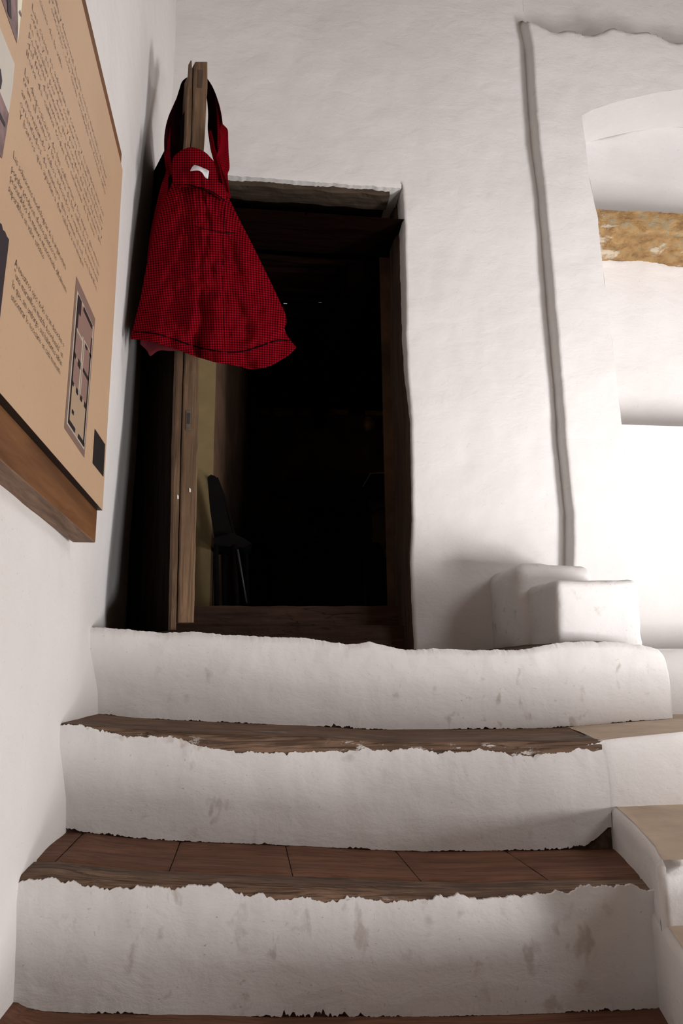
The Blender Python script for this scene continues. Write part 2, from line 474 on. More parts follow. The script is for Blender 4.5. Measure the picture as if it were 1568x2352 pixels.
B2F = w3([(100, 1912)] + R2bot[2:12] + [(1480, 1948)], D2)     # level of the tile tread
stairs = thing('staircase', (0.25, 1.1, 0.0))
tag(stairs, 'whitewashed masonry stairs with worn timber nosings climbing to the dark doorway', 'staircase')
def rag(x, s, amp):
    v = fbm(x * 9, s, 1.0, 3) * 0.55 + fbm(x * 40, s + 4, 2.0, 4) * 0.55 + fbm(x * 160, s, 3.0, 3) * 0.30 + 0.5 * max(0, fbm(x * 70, s + 20, 2.0, 2) - 0.25) - 0.8 * max(0, fbm(x * 55, s + 31, 2.0, 2) - 0.35)
    return amp * v
def sheet(name, D, top, bot, x0, x1, at_, ab_, seed, n=900, m=16, thick=0.006, roundtop=0.0, mat=None):
    rows = []
    for i in range(m + 1):
        t = i / float(m); r = []
        for j in range(n + 1):
            x = lerp(x0, x1, j / float(n))
            zt0 = interp(top, x); zb0 = interp(bot, x) + 0.002
            zt = zt0 + rag(x, seed, at_); zb = interp(bot, x) + abs(rag(x, seed + 9, ab_)) * max(0.12, min(1.3, 0.45 + 1.3 * fbm(x * 5, seed, 4.0, 3)))
            z = lerp(zb0, zt0, t) + (zt - zt0) * t ** 30 + (zb - zb0) * (1 - t) ** 30
            y = D + 0.004 * fbm(x * 3, z * 4, seed) + 0.0016 * fbm(x * 14, z * 14, seed + 2, 3) - 0.010 * math.sin(math.pi * t) * 0.5
            if roundtop:
                e = max(0.0, 1 - (zt0 - (lerp(zb0, zt0, t))) / roundtop)
                y += 0.6 * roundtop * e ** 2.2
            r.append((x, y, z))
        rows.append(r)
    mb = MB(); mb.grid(rows); nf = len(mb.f)
    mb.grid([rows[-1], [(p[0], p[1] + thick, p[2]) for p in rows[-1]]])
    mb.grid([[(p[0], p[1] + thick, p[2]) for p in rows[0]], rows[0]])
    o = mb.build(name, mat or M_riser, smooth=False)
    for k_, p_ in enumerate(o.data.polygons): p_.use_smooth = k_ < nf
    return adopt(o, stairs)
sheet('riser', D1, T1, B1_, -0.47, T1[-1][0], 0.0040, 0.012, 11.0, roundtop=0.02, m=22)
sheet('riser', D2, T2, B2_, -0.44, 0.882, 0.0095, 0.013, 27.0)
sheet('riser', D3, T3, B3_, -0.41, 0.800, 0.0095, 0.016, 43.0)
# solid core of every step, with its timber nosing and tread
def shift(pts, dz): return [(x, z + dz) for x, z in pts]
def step_solid(name, prof, x0, x1, mat, n=160, nz_=0.0, seed=0, smooth=True):
    """prof(x) -> list of (y,z) points across the step; swept along x"""
    cols = []
    for j in range(n + 1):
        x = lerp(x0, x1, j / float(n))
        cols.append([(x, y + nz_ * fbm(x * 6, k * 0.7, seed), z + nz_ * fbm(x * 7, k * 0.9 + 5, seed)) for k, (y, z) in enumerate(prof(x))])
    mb = MB(); mb.grid(cols)
    return adopt(mb.build(name, mat, smooth=smooth), stairs)
# landing
step_solid('landing', lambda x: [(D1 + 0.010, interp(B1_, x) - 0.01), (D1 + 0.008, interp(T1, x) - 0.03), (D1 + 0.012, interp(T1, x) - 0.004), (D1 + 0.05, interp(T1, x) + 0.001), (D1 + 0.3, interp(T1, x) + 0.002), (3.3, interp(T1, x) + 0.002)],
           -0.47, T1[-1][0] - 0.004, M_core, 500, 0.003, 5)
# timber step between the upper and the middle riser
def nose_prof(D, Bz, depth, drop, r=0.012):
    def f(x):
        z = interp(Bz, x)
        w = 0.002 * fbm(x * 4, 2, D)
        return [(D + 0.004 + w, z - drop), (D + 0.002 + w, z - drop * 0.5), (D + 0.001 + w, z - r), (D + 0.004 + w, z - r * 0.3), (D + 0.012 + w, z), (D + depth * 0.5, z + 0.001), (D + depth - 0.004, z), (D + depth, z - 0.012)]
    return f
step_solid('nosing', nose_prof(D2, B1_, 0.15, 0.10), -0.44, 0.874, M_nose, 400, 0.0012, 3)
step_solid('tread', lambda x: [(D2 + 0.148, interp(B1_, x) - 0.001), (D2 + 0.3, interp(B1_, x)), (D1 + 0.02, interp(B1_, x))], -0.46, 0.98, M_tread, 200, 0.001, 3)
step_solid('nosing', nose_prof(D3, B2F, 0.105, 0.10), -0.41, 0.81, M_nose, 400, 0.0014, 8)
YT = D3 + 0.104
tiles_x = [at(p, 1960, 1.7).x for p in (-60, 165, 404, 662, 930, 1198, 1480)]
for a, b in zip(tiles_x, tiles_x[1:]):
    mb = MB(); rows = []
    for i in range(13):
        y = lerp(YT, D2 + 0.01, i / 12.0)
        rows.append([(x, y, interp(B2F, x) - 0.001 + 0.0015 * fbm(x * 8, y * 8, a) - (0.0018 if j in (0, 24) else 0.012 if i == 0 else 0)) for j, x in enumerate([lerp(a + 0.001, b - 0.001, q / 24.0) for q in range(25)])])
    mb.grid(rows)
    adopt(mb.build('clay_tile', M_tile, smooth=True), stairs)
step_solid('tread', lambda x: [(D3 + 0.1, interp(B2F, x) - 0.006), (D2 + 0.02, interp(B2F, x) - 0.006)], -0.43, 0.86, M_core, 60, 0.0, 3)
D4 = 1.08
step_solid('nosing', nose_prof(D4, B3_, 0.13, 0.10), -0.41, 0.80, M_nose, 200, 0.0014, 8)
step_solid('tread', lambda x: [(D4 + 0.128, interp(B3_, x)), (D4 + 0.2, interp(B3_, x)), (D3 + 0.03, interp(B3_, x))], -0.42, 0.82, M_tile, 300, 0.0025, 13)
# the lower flight, out of frame, down to the floor
for k in range(7):
    d = D4 - 0.36 * k; zt = 0.84 - 0.245 * k - (0.02 if k == 0 else 0)
    mb = MB(); mb.box(-0.36, 0.80, d, d + 0.02, 0.84 - 0.245 * (k + 1) - 0.005, zt - 0.012)
    adopt(mb.build('riser', M_riser, bevel=0.004), stairs)
    if k < 6:
        mb = MB(); mb.box(-0.36, 0.80, d - 0.37, d + 0.02, 0.84 - 0.245 * (k + 1) - 0.05, 0.84 - 0.245 * (k + 1))
        adopt(mb.build('tread', M_tread, bevel=0.006), stairs)
# dark core behind risers
for (Bz, Tz, D, x1) in ((B2_, B1_, D2, 0.90), (B3_, B2_, D3, 0.81)):
    step_solid('core', lambda x: [(D + 0.009, interp(Bz, x) - 0.09), (D + 0.009, interp(Tz, x) - 0.02)], -0.45, x1, M_core, 80)

# ---------------------------------------------------------------- side steps to the right
side = thing('side_steps', (1.5, 1.6, 0.0))
tag(side, 'low whitewashed side steps with tan mortar tops at the right of the stairs', 'steps')
def sadopt(o): return adopt(o, side)
# upper right riser and its mortar top
R2R_t = w3([(1393, 1700), (1420, 1696), (1480, 1690), (1568, 1681), (1700, 1676), (2400, 1660)], D2)
R2R_b = w3([(1393, 1857), (1480, 1859), (1568, 1864), (2400, 1890)], D2)
rows = []
for i in range(26):
    t = i / 25.0; r = []
    for j in range(161):
        x = lerp(0.868, 3.09, j / 160.0)
        z = lerp(interp(R2R_b, x) - 0.01, interp(R2R_t, x), t)
        e = max(0, 1 - (interp(R2R_t, x) - z) / 0.012)
        y = D2 - 0.002 + 0.003 * fbm(x * 4, z * 5, 50) + 0.006 * e ** 2 + (0.003 * max(0, 1 - (x - 0.868) / 0.02) ** 2)
        r.append((x, y, z))
    rows.append(r)
mb = MB(); mb.grid(rows); sadopt(mb.build('riser', M_riser, smooth=True))
# mortar top between the riser and landing block
bk = w3([(1285, 1672), (1330, 1668), (1543, 1651)], D1)
rows = []
for i in range(15):
    t = i / 14.0; r = []
    for j in range(121):
        xb = lerp(0.965, 3.09, j / 120.0)
        xf = lerp(0.868, 3.09, j / 120.0)
        x = lerp(xf, xb, t)
        yb = D1 + 0.012 if xb < 1.27 else lerp(D1 + 0.012, 2.45, min(1, (xb - 1.27) / 0.1))
        zf = interp(R2R_t, xf) - 0.001; zb = interp(bk, xb) - 0.0 if xb < 1.27 else interp(bk, 1.27)
        r.append((x, lerp(D2 + 0.004, yb, t), lerp(zf, zb, t) + 0.003 * math.sin(math.pi * t) + 0.0015 * fbm(x * 7, t * 3, 8)))
    rows.append(r)
mb = MB(); mb.grid(rows); sadopt(mb.build('mortar_top', M_tan, smooth=True))
# block beside the middle step: side face (towards the stairs), top, front
side_top = [at(x, y, Y) for x, y, Y in ((1396, 1850, 1.80), (1412, 1872, 1.74), (1440, 1910, 1.62), (1470, 1942, 1.53), (1500, 1960, 1.43), (1512, 1972, 1.39), (1516, 1995, 1.373))]
side_x = [(1.35, at(1514, 2050, 1.35).x), (1.40, at(1504, 2050, 1.40).x), (1.44, at(1500, 2048, 1.44).x), (1.62, 0.835), (1.80, 0.884)]
def sx(y): return interp(side_x, y)
ztp = at(1400, 1856, 1.8).z
def b1top(y): return ztp + 0.002 - 0.03 * (1.8 - y)
Yf = 1.365
rows = []
for i in range(30):
    y = lerp(1.815, Yf, i / 29.0); r = []
    zt = b1top(y)
    x = sx(y)
    f_ = 0.012 * max(0, (y - 1.37 < 0.02))
    for k in range(12):
        r.append((x + 0.003 * fbm(y * 9, k * 0.3, 61), y, lerp(0.985, zt - 0.016, k / 11.0)))
    for a in (25, 50, 75, 90):
        a = math.radians(a); r.append((x + 0.016 * (1 - math.cos(a)), y, zt - 0.016 + 0.016 * math.sin(a)))
    rows.append(r)
mb = MB(); mb.grid(rows)
# rounded corner to the front face
xf0 = sx(Yf)
rows = []
for a in range(0, 91, 15):
    a = math.radians(a)
    cx, cy = xf0 + 0.014, Yf
    x, y = cx - 0.014 * math.cos(a), cy - 0.014 * math.sin(a)
    zt = b1top(Yf) - 0.008 * math.sin(a)
    rows.append([(x, y, lerp(0.985, zt - 0.014, k / 11.0)) for k in range(12)] + [(lerp(x, cx + 0.02, 0.25), lerp(y, cy + 0.02, 0.25), zt - 0.003), (cx, cy, b1top(Yf))])
for xx in [lerp(xf0 + 0.016, 3.09, j / 60.0) for j in range(61)]:
    y = Yf - 0.014 + 0.001 * fbm(xx * 4, 3, 3)
    zt = b1top(Yf) - 0.008
    rows.append([(xx, y, lerp(0.985, zt - 0.014, k / 11.0)) for k in range(12)] + [(xx, y + 0.008, zt - 0.003), (xx, Yf, b1top(Yf))])
mb.grid(rows)
sadopt(mb.build('block', M_riser, smooth=True))
rows = []
for i in range(22):
    y = lerp(Yf - 0.012, 1.81, i / 21.0)
    rows.append([(lerp(sx(y) + 0.014, 2.7, (j / 60.0) ** 1.5), y, b1top(y) + 0.001 + 0.0015 * fbm(j * 0.3, y * 8, 9)) for j in range(61)])
mb = MB(); mb.grid(rows); sadopt(mb.build('mortar_top', M_tan, smooth=True))
# lower block
zlow = at(1545, 2134, 1.345).z
x2 = at(1505, 2320, 1.44).x; YB2 = 1.20
rows = []
for i in range(20):
    y = lerp(1.45, YB2, i / 19.0); r = []
    x = interp([(1.20, 0.690), (1.24, 0.703), (1.348, 0.740), (1.39, 0.754), (1.45, 0.772)], y)
    zt = zlow + 0.002
    for k in range(12): r.append((x + 0.003 * fbm(y * 9, k * 0.3, 71), y, lerp(ZFL, zt - 0.016, k / 11.0)))
    for a in (30, 60, 90):
        a = math.radians(a); r.append((x + 0.016 * (1 - math.cos(a)), y, zt - 0.016 + 0.016 * math.sin(a)))
    rows.append(r)
x = 0.78
rows.append([(3.09, YB2, p[2]) for p in rows[-1]])
mb = MB(); mb.grid(rows); sadopt(mb.build('block', M_riser, smooth=True))
mb = MB()
rows = [[(lerp(interp([(1.20, 0.690), (1.24, 0.703), (1.348, 0.740), (1.39, 0.754), (1.45, 0.772)], lerp(YB2 + 0.001, 1.37, i / 6.0)) + 0.012, 3.09, j / 20.0), lerp(YB2 + 0.001, 1.37, i / 6.0), zlow + 0.003) for j in range(21)] for i in range(7)]
mb.grid(rows); sadopt(mb.build('mortar_top', M_tan, smooth=True))

# ---------------------------------------------------------------- stepped masonry block on the landing
zland = interp(T1, 1.0)
def soft_block(mb, x0, x1, y0, y1, z0, z1, r, seed, amp=0.004):
    import bmesh
    bm = bmesh.new()
    bmesh.ops.create_cube(bm, size=1.0)
    for v in bm.verts:
        v.co = Vector((lerp(x0, x1, v.co.x + .5), lerp(y0, y1, v.co.y + .5), lerp(z0, z1, v.co.z + .5)))
    bmesh.ops.bevel(bm, geom=[e for e in bm.edges], offset=r, segments=4, profile=0.5, affect='EDGES')
    bmesh.ops.triangulate(bm, faces=[f for f in bm.faces if len(f.verts) > 4])
    bmesh.ops.subdivide_edges(bm, edges=[e for e in bm.edges if e.calc_length() > 0.04], cuts=5, use_grid_fill=True)
    for v in bm.verts:
        c = v.co
        v.co = c + Vector((fbm(c.y * 9, c.z * 9, seed), fbm(c.x * 9, c.z * 9, seed + 3), fbm(c.x * 9, c.y * 9, seed + 6))) * amp
    n = len(mb.v)
    bm.verts.index_update()
    mb.v += [tuple(v.co) for v in bm.verts]
    for f in bm.faces: mb.f.append(tuple(n + v.index for v in f.verts)); mb.mi.append(0)
    bm.free()
blk = thing('masonry_block', (1.1, 2.5, zland))
tag(blk, 'small stepped whitewashed block with rounded corners on the landing beside the doorway', 'block')
xa0 = at(1188, 1400, 2.52).x; xa1 = at(1372, 1400, 2.52).x
mb = MB(); soft_block(mb, xa0, xa1, 2.52, 2.86, zland - 0.03, at(1280, 1293, 2.52).z, 0.045, 3, 0.009)
adopt(mb.build('upper_block', M_riser, smooth=True), blk)
xb0 = at(1278, 1400, 2.29).x; xb1 = at(1474, 1400, 2.29).x
mb = MB(); soft_block(mb, xb0, xb1, 2.29, 2.56, zland - 0.03, at(1380, 1330, 2.29).z, 0.026, 13, 0.007)
adopt(mb.build('lower_block', M_riser, smooth=True), blk)

# ---------------------------------------------------------------- door frame, lintel, threshold
fr = thing('door_frame', (0.62, 2.95, 1.55))
tag(fr, 'old dark timber frame lining the doorway, lintel and right jamb worn', 'door frame')
def warped(name, x0, x1, y0, y1, z0, z1, mat, axis, root, amp=0.006, n=60, seed=1):
    rows = []
    for i in range(n + 1):
        t = i / float(n); r = []
        for k in range(16):
            a = k / 16.0 * 4; s = int(a); q = a - s
            c = [(0, 0), (1, 0), (1, 1), (0, 1), (0, 0)]
            u = lerp(c[s][0], c[s + 1][0], q); w = lerp(c[s][1], c[s + 1][1], q)
            d = amp * fbm(t * 7 + seed, k * 0.5, seed); e = amp * fbm(t * 8 + seed, k * 0.5 + 9, seed)
            if axis == 'z': r.append((lerp(x0, x1, u) + d, lerp(y0, y1, w) + e, lerp(z0, z1, t)))
            else: r.append((lerp(x0, x1, t), lerp(y0, y1, u) + d, lerp(z0, z1, w) + e))
        rows.append(r)
    mb = MB(); mb.grid(rows, closed=True)
    mb.poly(rows[0][::-1]); mb.poly(rows[-1])
    o = mb.build(name, mat, smooth=False)
    return adopt(o, root)
jx_ = at(912, 900, 2.93).x
# right post follows the jamb
rows = []
for i in range(80):
    t = i / 79.0; z = lerp(1.45, zl - 0.01, t)
    xj = interp(jamb, z)
    xfront = xj + 0.006 - 0.006 * abs(fbm(z * 6, 1, 2))
    if z < 2.6: xfront -= 0.004
    xin = xj - 0.012 - 0.004 * fbm(z * 5, 4, 4)
    y0 = YB + 0.012 + (0.10 * max(0, min(1, (z - 2.45) / 0.7)))
    r = [(xfront, y0, z), (xin + 0.004, y0 + 0.02 + 0.01 * fbm(z * 8, 1, 1), z), (xin, y0 + 0.06, z), (xin, 3.06, z), (xin + 0.10, 3.06, z), (xj + 0.10, y0, z)]
    rows.append(r)
mb = MB(); mb.grid(rows, closed=True)
adopt(mb.build('jamb_post', M_frame), fr)
warped('lintel_board', -0.52, 0.600, 2.83, 2.93, at(700, 436, 2.83).z, at(700, 412, 2.83).z + 0.03, M_lintel, 'x', fr, 0.008, 60, 4)
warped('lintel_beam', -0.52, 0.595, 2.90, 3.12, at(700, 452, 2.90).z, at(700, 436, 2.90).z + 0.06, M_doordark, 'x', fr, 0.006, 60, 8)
sl = thing('threshold', (0.25, 3.0, 1.55))
tag(sl, 'dark brown timber threshold across the foot of the doorway', 'threshold')
warped('upper_beam', -0.42, 0.66, 3.0, 3.14, 1.60, at(700, 1392, 3.0).z, M_sill, 'x', sl, 0.004, 60, 14)
warped('lower_beam', -0.42, 0.66, 2.90, 3.08, 1.50, at(700, 1437, 2.9).z, M_sill, 'x', sl, 0.005, 60, 24)

# ---------------------------------------------------------------- the open door leaf
leaf = thing('door_1', (0, 0, 0)); leaf.location = (-0.2, 2.24, 1.58)
tag(leaf, kind='structure')
ED = 2.24
def atw(px, py): return at(px, py, ED)
# free-edge stile seen end on: px left/right edges down its length
stile_l = [(447, 143), (443, 200), (441, 300), (437, 360), (424, 800), (418, 1000), (413, 1200), (408, 1431)]
stile_r = [(476, 145), (477, 190), (474, 230), (471, 300), (467, 360), (457, 800), (455, 1000), (450, 1200), (445, 1429)]
strip_l = [(432, 158), (430, 200), (428, 300), (424, 345), (406, 800), (400, 1000), (397, 1200), (392, 1447)]
strip_r = [(444, 158), (443, 200), (440, 300), (436, 360), (422, 800), (416, 1000), (411, 1200), (405, 1447)]
hv = Vector((-0.24, 0.56, 0)).normalized()       # leaf runs back to its hinges at the left
def board(name, L, R, dfront, depth, mat, y0, y1, n=70, top=None, seed=0):
    L_ = sorted([(y, x) for x, y in L]); R_ = sorted([(y, x) for x, y in R])
    rows = []
    for i in range(n + 1):
        y = lerp(y0, y1, i / float(n))
        a = atw(interp(L_, y), y); b = atw(interp(R_, y), y)
        if top and i < 8:
            k = top * (1 - i / 8.0) ** 2
            m = lerp(a, b, 0.65); a = lerp(a, m, k); b = lerp(b, m, k)
        a = a + hv * dfront; b = b + hv * dfront
        w = 0.0012 * fbm(y * 0.02, seed, 3)
        a.x += w; b.x += w
        rows.append([a + Vector((0.001, 0, 0)) , lerp(a, b, .08) - hv * 0.002, lerp(a, b, .92) - hv * 0.002, b, b + hv * depth, a + hv * depth])
    mb = MB(); mb.grid(rows, closed=True); mb.poly(rows[0]); mb.poly(rows[-1][::-1])
    return adopt(mb.build(name, mat), leaf)
board('stile', stile_l, stile_r, 0.0, 0.11, M_doorlight, 143, 1430, seed=2)
board('cladding_edge', strip_l, strip_r, 0.004, 0.02, M_doorwood, 138, 1447, top=0.75, seed=7)
# face boards reaching back to the hinge side
for k in range(4):
    s0, s1 = 0.11 + 0.125 * k + 0.002, 0.11 + 0.125 * (k + 1) - 0.002
    if k == 0: s0 = 0.112
    t0 = atw(452, 150 if k else 146); b0 = atw(430, 1430)
    top = t0.z - 0.17
    mb = MB(); c0 = Vector((-0.182, ED, 0))
    nrm = Vector((hv.y, -hv.x, 0))
    rows = []
    for i in range(30):
        z = lerp(b0.z + 0.01, top, i / 29.0)
        base = Vector((lerp(b0.x, t0.x, i / 29.0), ED, z))
        p0 = base + hv * s0; p1 = base + hv * s1
        rows.append([p0 - nrm * 0.014, p1 - nrm * 0.014, p1 + nrm * 0.008, p0 + nrm * 0.008])
    mb.grid(rows, closed=True); mb.poly(rows[0]); mb.poly(rows[-1][::-1])
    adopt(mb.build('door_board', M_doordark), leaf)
# outer cladding behind the thin strip
mb = MB(); rows = []
for i in range(30):
    y = lerp(245, 1445, i / 29.0)
    a = atw(interp(sorted([(q, p) for p, q in strip_l]), y), y) + hv * 0.025
    b = atw(interp(sorted([(q, p) for p, q in strip_r]), y) - 1, y) + hv * 0.025
    rows.append([a, b, b + hv * 0.56, a + hv * 0.56])
mb.grid(rows, closed=True); mb.poly(rows[0]); mb.poly(rows[-1][::-1])
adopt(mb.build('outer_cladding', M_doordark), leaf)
# tenon mortise, strike plate and patch on the edge
def edge_patch(name, px, mat, off=-0.0045):
    pts = [atw(x, y) + hv * 0 + Vector((0, off, 0)) for x, y in px]
    mb = MB(); back = [p + Vector((0, 0.005, 0)) for p in pts]
    mb.poly(pts); 
    for i in range(len(pts)):
        j = (i + 1) % len(pts); mb.quad(pts[j], pts[i], back[i], back[j])
    return adopt(mb.build(name, mat), leaf)
M_peg = plain('dark_tenon', (0.075, 0.045, 0.035), 0.85, 0.2, 50)
M_iron = plain('tarnished_iron', (0.13, 0.11, 0.09), 0.5, 0.3, 60, metallic=0.5)
tag(edge_patch('tenon', [(456, 163), (466, 163), (463, 203), (454, 203)], M_peg), 'dark end-grain tenon')
sp_ = tag(edge_patch('strike_plate', [(428, 944), (440, 944), (438, 989), (427, 989)], M_iron), 'tarnished iron strike plate')
kh_ = edge_patch('keyhole', [(431, 950), (437, 950), (436, 974), (430, 974)], plain('hollow_dark', (0.03, 0.025, 0.02)), -0.006)
kh_.parent = sp_
for (x, y) in ((408, 1141), (436, 1126)):
    edge_patch('paint_fleck', [(x - 1.5, y - 5), (x + 2, y - 3), (x + 2.5, y + 4), (x - 1, y + 5)], M_riser, -0.004 if x > 415 else 0.000)

# ---------------------------------------------------------------- red checked apron bag hung over the door top
def check_mat():
    m, nt, b = newmat('red_black_check_cloth')
    uv = nt.nodes.new('ShaderNodeUVMap')
    sp = nt.nodes.new('ShaderNodeSeparateXYZ'); nt.links.new(uv.outputs[0], sp.inputs[0])
    out = []
    for i in (0, 1):
        f = nt.nodes.new('ShaderNodeMath'); f.operation = 'FRACT'; nt.links.new(sp.outputs[i], f.inputs[0])
        out.append(ramp(nt, f.outputs[0], [(0.0, 0), (0.42, 0), (0.5, 1), (0.92, 1), (1.0, 0)]))
    both = nt.nodes.new('ShaderNodeMath'); both.operation = 'ADD'
    nt.links.new(out[0], both.inputs[0]); nt.links.new(out[1], both.inputs[1])
    half = mul(nt, both.outputs[0], 0.5)
    col = ramp(nt, half, [(0.0, (0.27, 0.003, 0.010)), (0.5, (0.115, 0.002, 0.005)), (1.0, (0.014, 0.002, 0.004))])
    nt.links.new(col, b.inputs['Base Color']); b.inputs['Roughness'].default_value = 0.9
    b.inputs['Specular IOR Level'].default_value = 0.0
    bump(nt, b, [(half, 0.15, 0.001), (noi(nt, coord(nt), 30, 4, 0.6), 0.35, 0.004)])
    return m
M_check = check_mat()
M_stitch = plain('black_stitching', (0.006, 0.003, 0.004), 0.95, 0.1, spec=0.0)
M_lab = plain('white_label_cloth', (0.78, 0.77, 0.80), 0.8, 0.05, 60)
M_lining = plain('dark_red_lining', (0.10, 0.008, 0.014), 0.9, 0.25, 60)
M_strap_shade = plain('shadowed_strap_lining', (0.016, 0.003, 0.005), 0.95, 0.2, 60, spec=0.0)  # shade on the strap's inner faces, put into a near-black colour
bag = thing('cloth_bag', (-0.15, 2.2, 2.0))
tag(bag, 'red and black checked cloth bag hanging over the top of the open door', 'bag')
PITCH = 5.6
def cloth(name, gridpx, depth, mat=None, parent=bag, thick=0.0016, uvfun=None, nu=None):
    """gridpx rows of (px,py); depth(i,j)->Y"""
    rows = [[at(p[0], p[1], depth(i / (len(gridpx) - 1.0), j / (len(r) - 1.0))) for j, p in enumerate(r)] for i, r in enumerate(gridpx)]
    mb = MB(); mb.grid(rows)
    me = bpy.data.meshes.new(name); me.from_pydata([tuple(v) for v in mb.v], [], mb.f); me.update()
    ul = me.uv_layers.new(name='UVMap')
    flat = [p for r in gridpx for p in r]
    nc = len(gridpx[0])
    for l in me.loops:
        k = l.vertex_index; p = flat[k]
        ul.data[l.index].uv = uvfun(k // nc, k % nc, p) if uvfun else (p[0] / PITCH, p[1] / PITCH)
    o = link(name, me, mat or M_check, None, True)
    adopt(o, bag)
    if parent is not bag:
        o.parent = parent
    if thick:
        s = o.modifiers.new('cloth_thickness', 'SOLIDIFY'); s.thickness = thick; s.offset = 0
    return o
def curve(pts, t):
    """arc-length parametrised polyline, smoothed"""
    L = [0.0]
    for a, b in zip(pts, pts[1:]): L.append(L[-1] + math.hypot(b[0] - a[0], b[1] - a[1]))
    s = t * L[-1]
    for i in range(len(pts) - 1):
        if s <= L[i + 1] + 1e-9:
            q = (s - L[i]) / max(L[i + 1] - L[i], 1e-9)
            p0 = pts[max(i - 1, 0)]; p1 = pts[i]; p2 = pts[i + 1]; p3 = pts[min(i + 2, len(pts) - 1)]
            f = lambda a, b, c, d: 0.5 * ((2 * b) + (-a + c) * q + (2 * a - 5 * b + 4 * c - d) * q * q + (-a + 3 * b - 3 * c + d) * q ** 3)
            return (f(p0[0], p1[0], p2[0], p3[0]), f(p0[1], p1[1], p2[1], p3[1]))
    return pts[-1]
def coons(Lc, Rc, Tc, Bc, ni, nj):
    g = []
    for i in range(ni + 1):
        v = i / float(ni); r = []
        l = curve(Lc, v); rr = curve(Rc, v)
        for j in range(nj + 1):
            u = j / float(nj); t = curve(Tc, u); b = curve(Bc, u)
            x = (1 - u) * l[0] + u * rr[0] + (1 - v) * t[0] + v * b[0] - ((1 - u) * (1 - v) * Lc[0][0] + u * (1 - v) * Rc[0][0] + (1 - u) * v * Lc[-1][0] + u * v * Rc[-1][0])
            y = (1 - u) * l[1] + u * rr[1] + (1 - v) * t[1] + v * b[1] - ((1 - u) * (1 - v) * Lc[0][1] + u * (1 - v) * Rc[0][1] + (1 - u) * v * Lc[-1][1] + u * v * Rc[-1][1])
            r.append((x, y))
        g.append(r)
    return g
Lb = [(398, 412), (391, 432), (378, 462), (362, 510), (347, 570), (335, 620), (324, 680), (314, 720), (306, 752), (300, 779)]
Rb = [(518, 440), (530, 465), (552, 510), (577, 558), (600, 605), (622, 650), (643, 695), (655, 722), (657, 742), (652, 758), (664, 778), (680, 798)]
Tb = [(398, 412), (430, 420), (470, 430), (500, 436), (518, 440)]
Bb = [(300, 779), (345, 784), (400, 800), (450, 819), (500, 833), (540, 839), (575, 847), (615, 842), (650, 824), (668, 811), (680, 798)]
def foldf(v, u):
    a = 0.030 * v
    f = math.sin(u * 15 + 0.8 * math.sin(v * 3)) * 0.45 + math.sin(u * 29 + 2 + v * 2.0) * 0.22
    deep = -1.5 * math.exp(-((u - 0.43 - 0.02 * math.sin(v * 5)) / 0.035) ** 2) * max(0, min(1, (v - 0.35) * 2.2))
    deep += -0.7 * math.exp(-((u - 0.60 + 0.06 * (1 - v)) / 0.05) ** 2) * max(0, min(1, (v - 0.2) * 2))
    return -a * (f) - a * deep * 0.9 + 0.020 * fbm(u * 5, v * 5, 77, 3) + 0.008 * fbm(u * 14 + v * 6, v * 9 - u * 5, 7, 3) * min(1, v * 3 + 0.3)
def bdepth(v, u):
    bulge = (0.045 + 0.05 * v) * math.sin(math.pi * min(1, max(0, u))) ** 0.7
    return 2.215 - bulge + foldf(v, u) * math.sin(math.pi * u) ** 0.3 - 0.02 * v
g = coons(Lb, Rb, Tb, Bb, 90, 110)
def buv(i, j, p):
    v = i / 90.0; cx = lerp(455, 480, v); k = lerp(1.25, 1.0, min(1, v * 1.5))
    lean = 0.10 * (j / 110.0 - 0.45) * (i - 90) * 1.5
    return ((p[0] - cx) * k / PITCH + lean, (p[1] + 14 * math.sin(j / 110.0 * 3.1)) / PITCH)
cloth('body', g, bdepth, uvfun=buv)
# back panel: seen inside the open hem
Lk = [(404, 420), (380, 470), (352, 560), (335, 640), (325, 720), (322, 790)]
Rk = [(512, 440), (550, 520), (600, 620), (640, 710), (650, 745), (664, 790)]
Tk = [(404, 420), (460, 430), (512, 440)]
Bk = [(322, 790), (338, 806), (345, 818), (365, 805), (400, 806), (500, 806), (560, 812), (600, 815), (640, 805), (664, 790)]
g2 = coons(Lk, Rk, Tk, Bk, 30, 60)
cloth('back_panel', g2, lambda v, u: 2.222 - 0.004 * math.sin(math.pi * u) + 0.004 * math.sin(u * 21), mat=M_lining)
# stitched hem line and pocket lines lying on the cloth
def on_body(px, py, off=0.002):
    best = None
    for i in range(0, 91):
        for j in range(0, 111):
            q = g[i][j]; d = (q[0] - px) ** 2 + (q[1] - py) ** 2
            if best is None or d < best[0]: best = (d, i, j)
    _, i, j = best
    return at(px, py, bdepth(i / 90.0, j / 110.0) - off)
def seam(name, pts, w=1.7, n=50, off=0.0022):
    c = [curve(pts, k / float(n)) for k in range(n + 1)]
    rows = []
    for k, p in enumerate(c):
        a = c[max(k - 1, 0)]; b = c[min(k + 1, n)]
        dx, dy = b[0] - a[0], b[1] - a[1]; L = math.hypot(dx, dy) or 1
        nx, nyy = -dy / L * w, dx / L * w
        q = on_body(p[0], p[1], off)
        rows.append([at(p[0] - nx, p[1] - nyy, q.y), at(p[0] + nx, p[1] + nyy, q.y)])
    mb = MB(); mb.grid(rows)
    return adopt(mb.build(name, M_stitch), bag)
seam('hem_stitching', [(304, 762), (340, 764), (380, 772), (430, 790), (470, 801), (520, 809), (560, 806), (600, 794), (625, 785), (645, 781), (668, 784)], 1.6, 90)
seam('pocket_seam', [(448, 520), (480, 528), (512, 534), (540, 535)], 0.9, 24)
seam('side_seam', [(516, 470), (512, 560), (512, 640), (514, 720), (516, 800)], 0.7, 40)
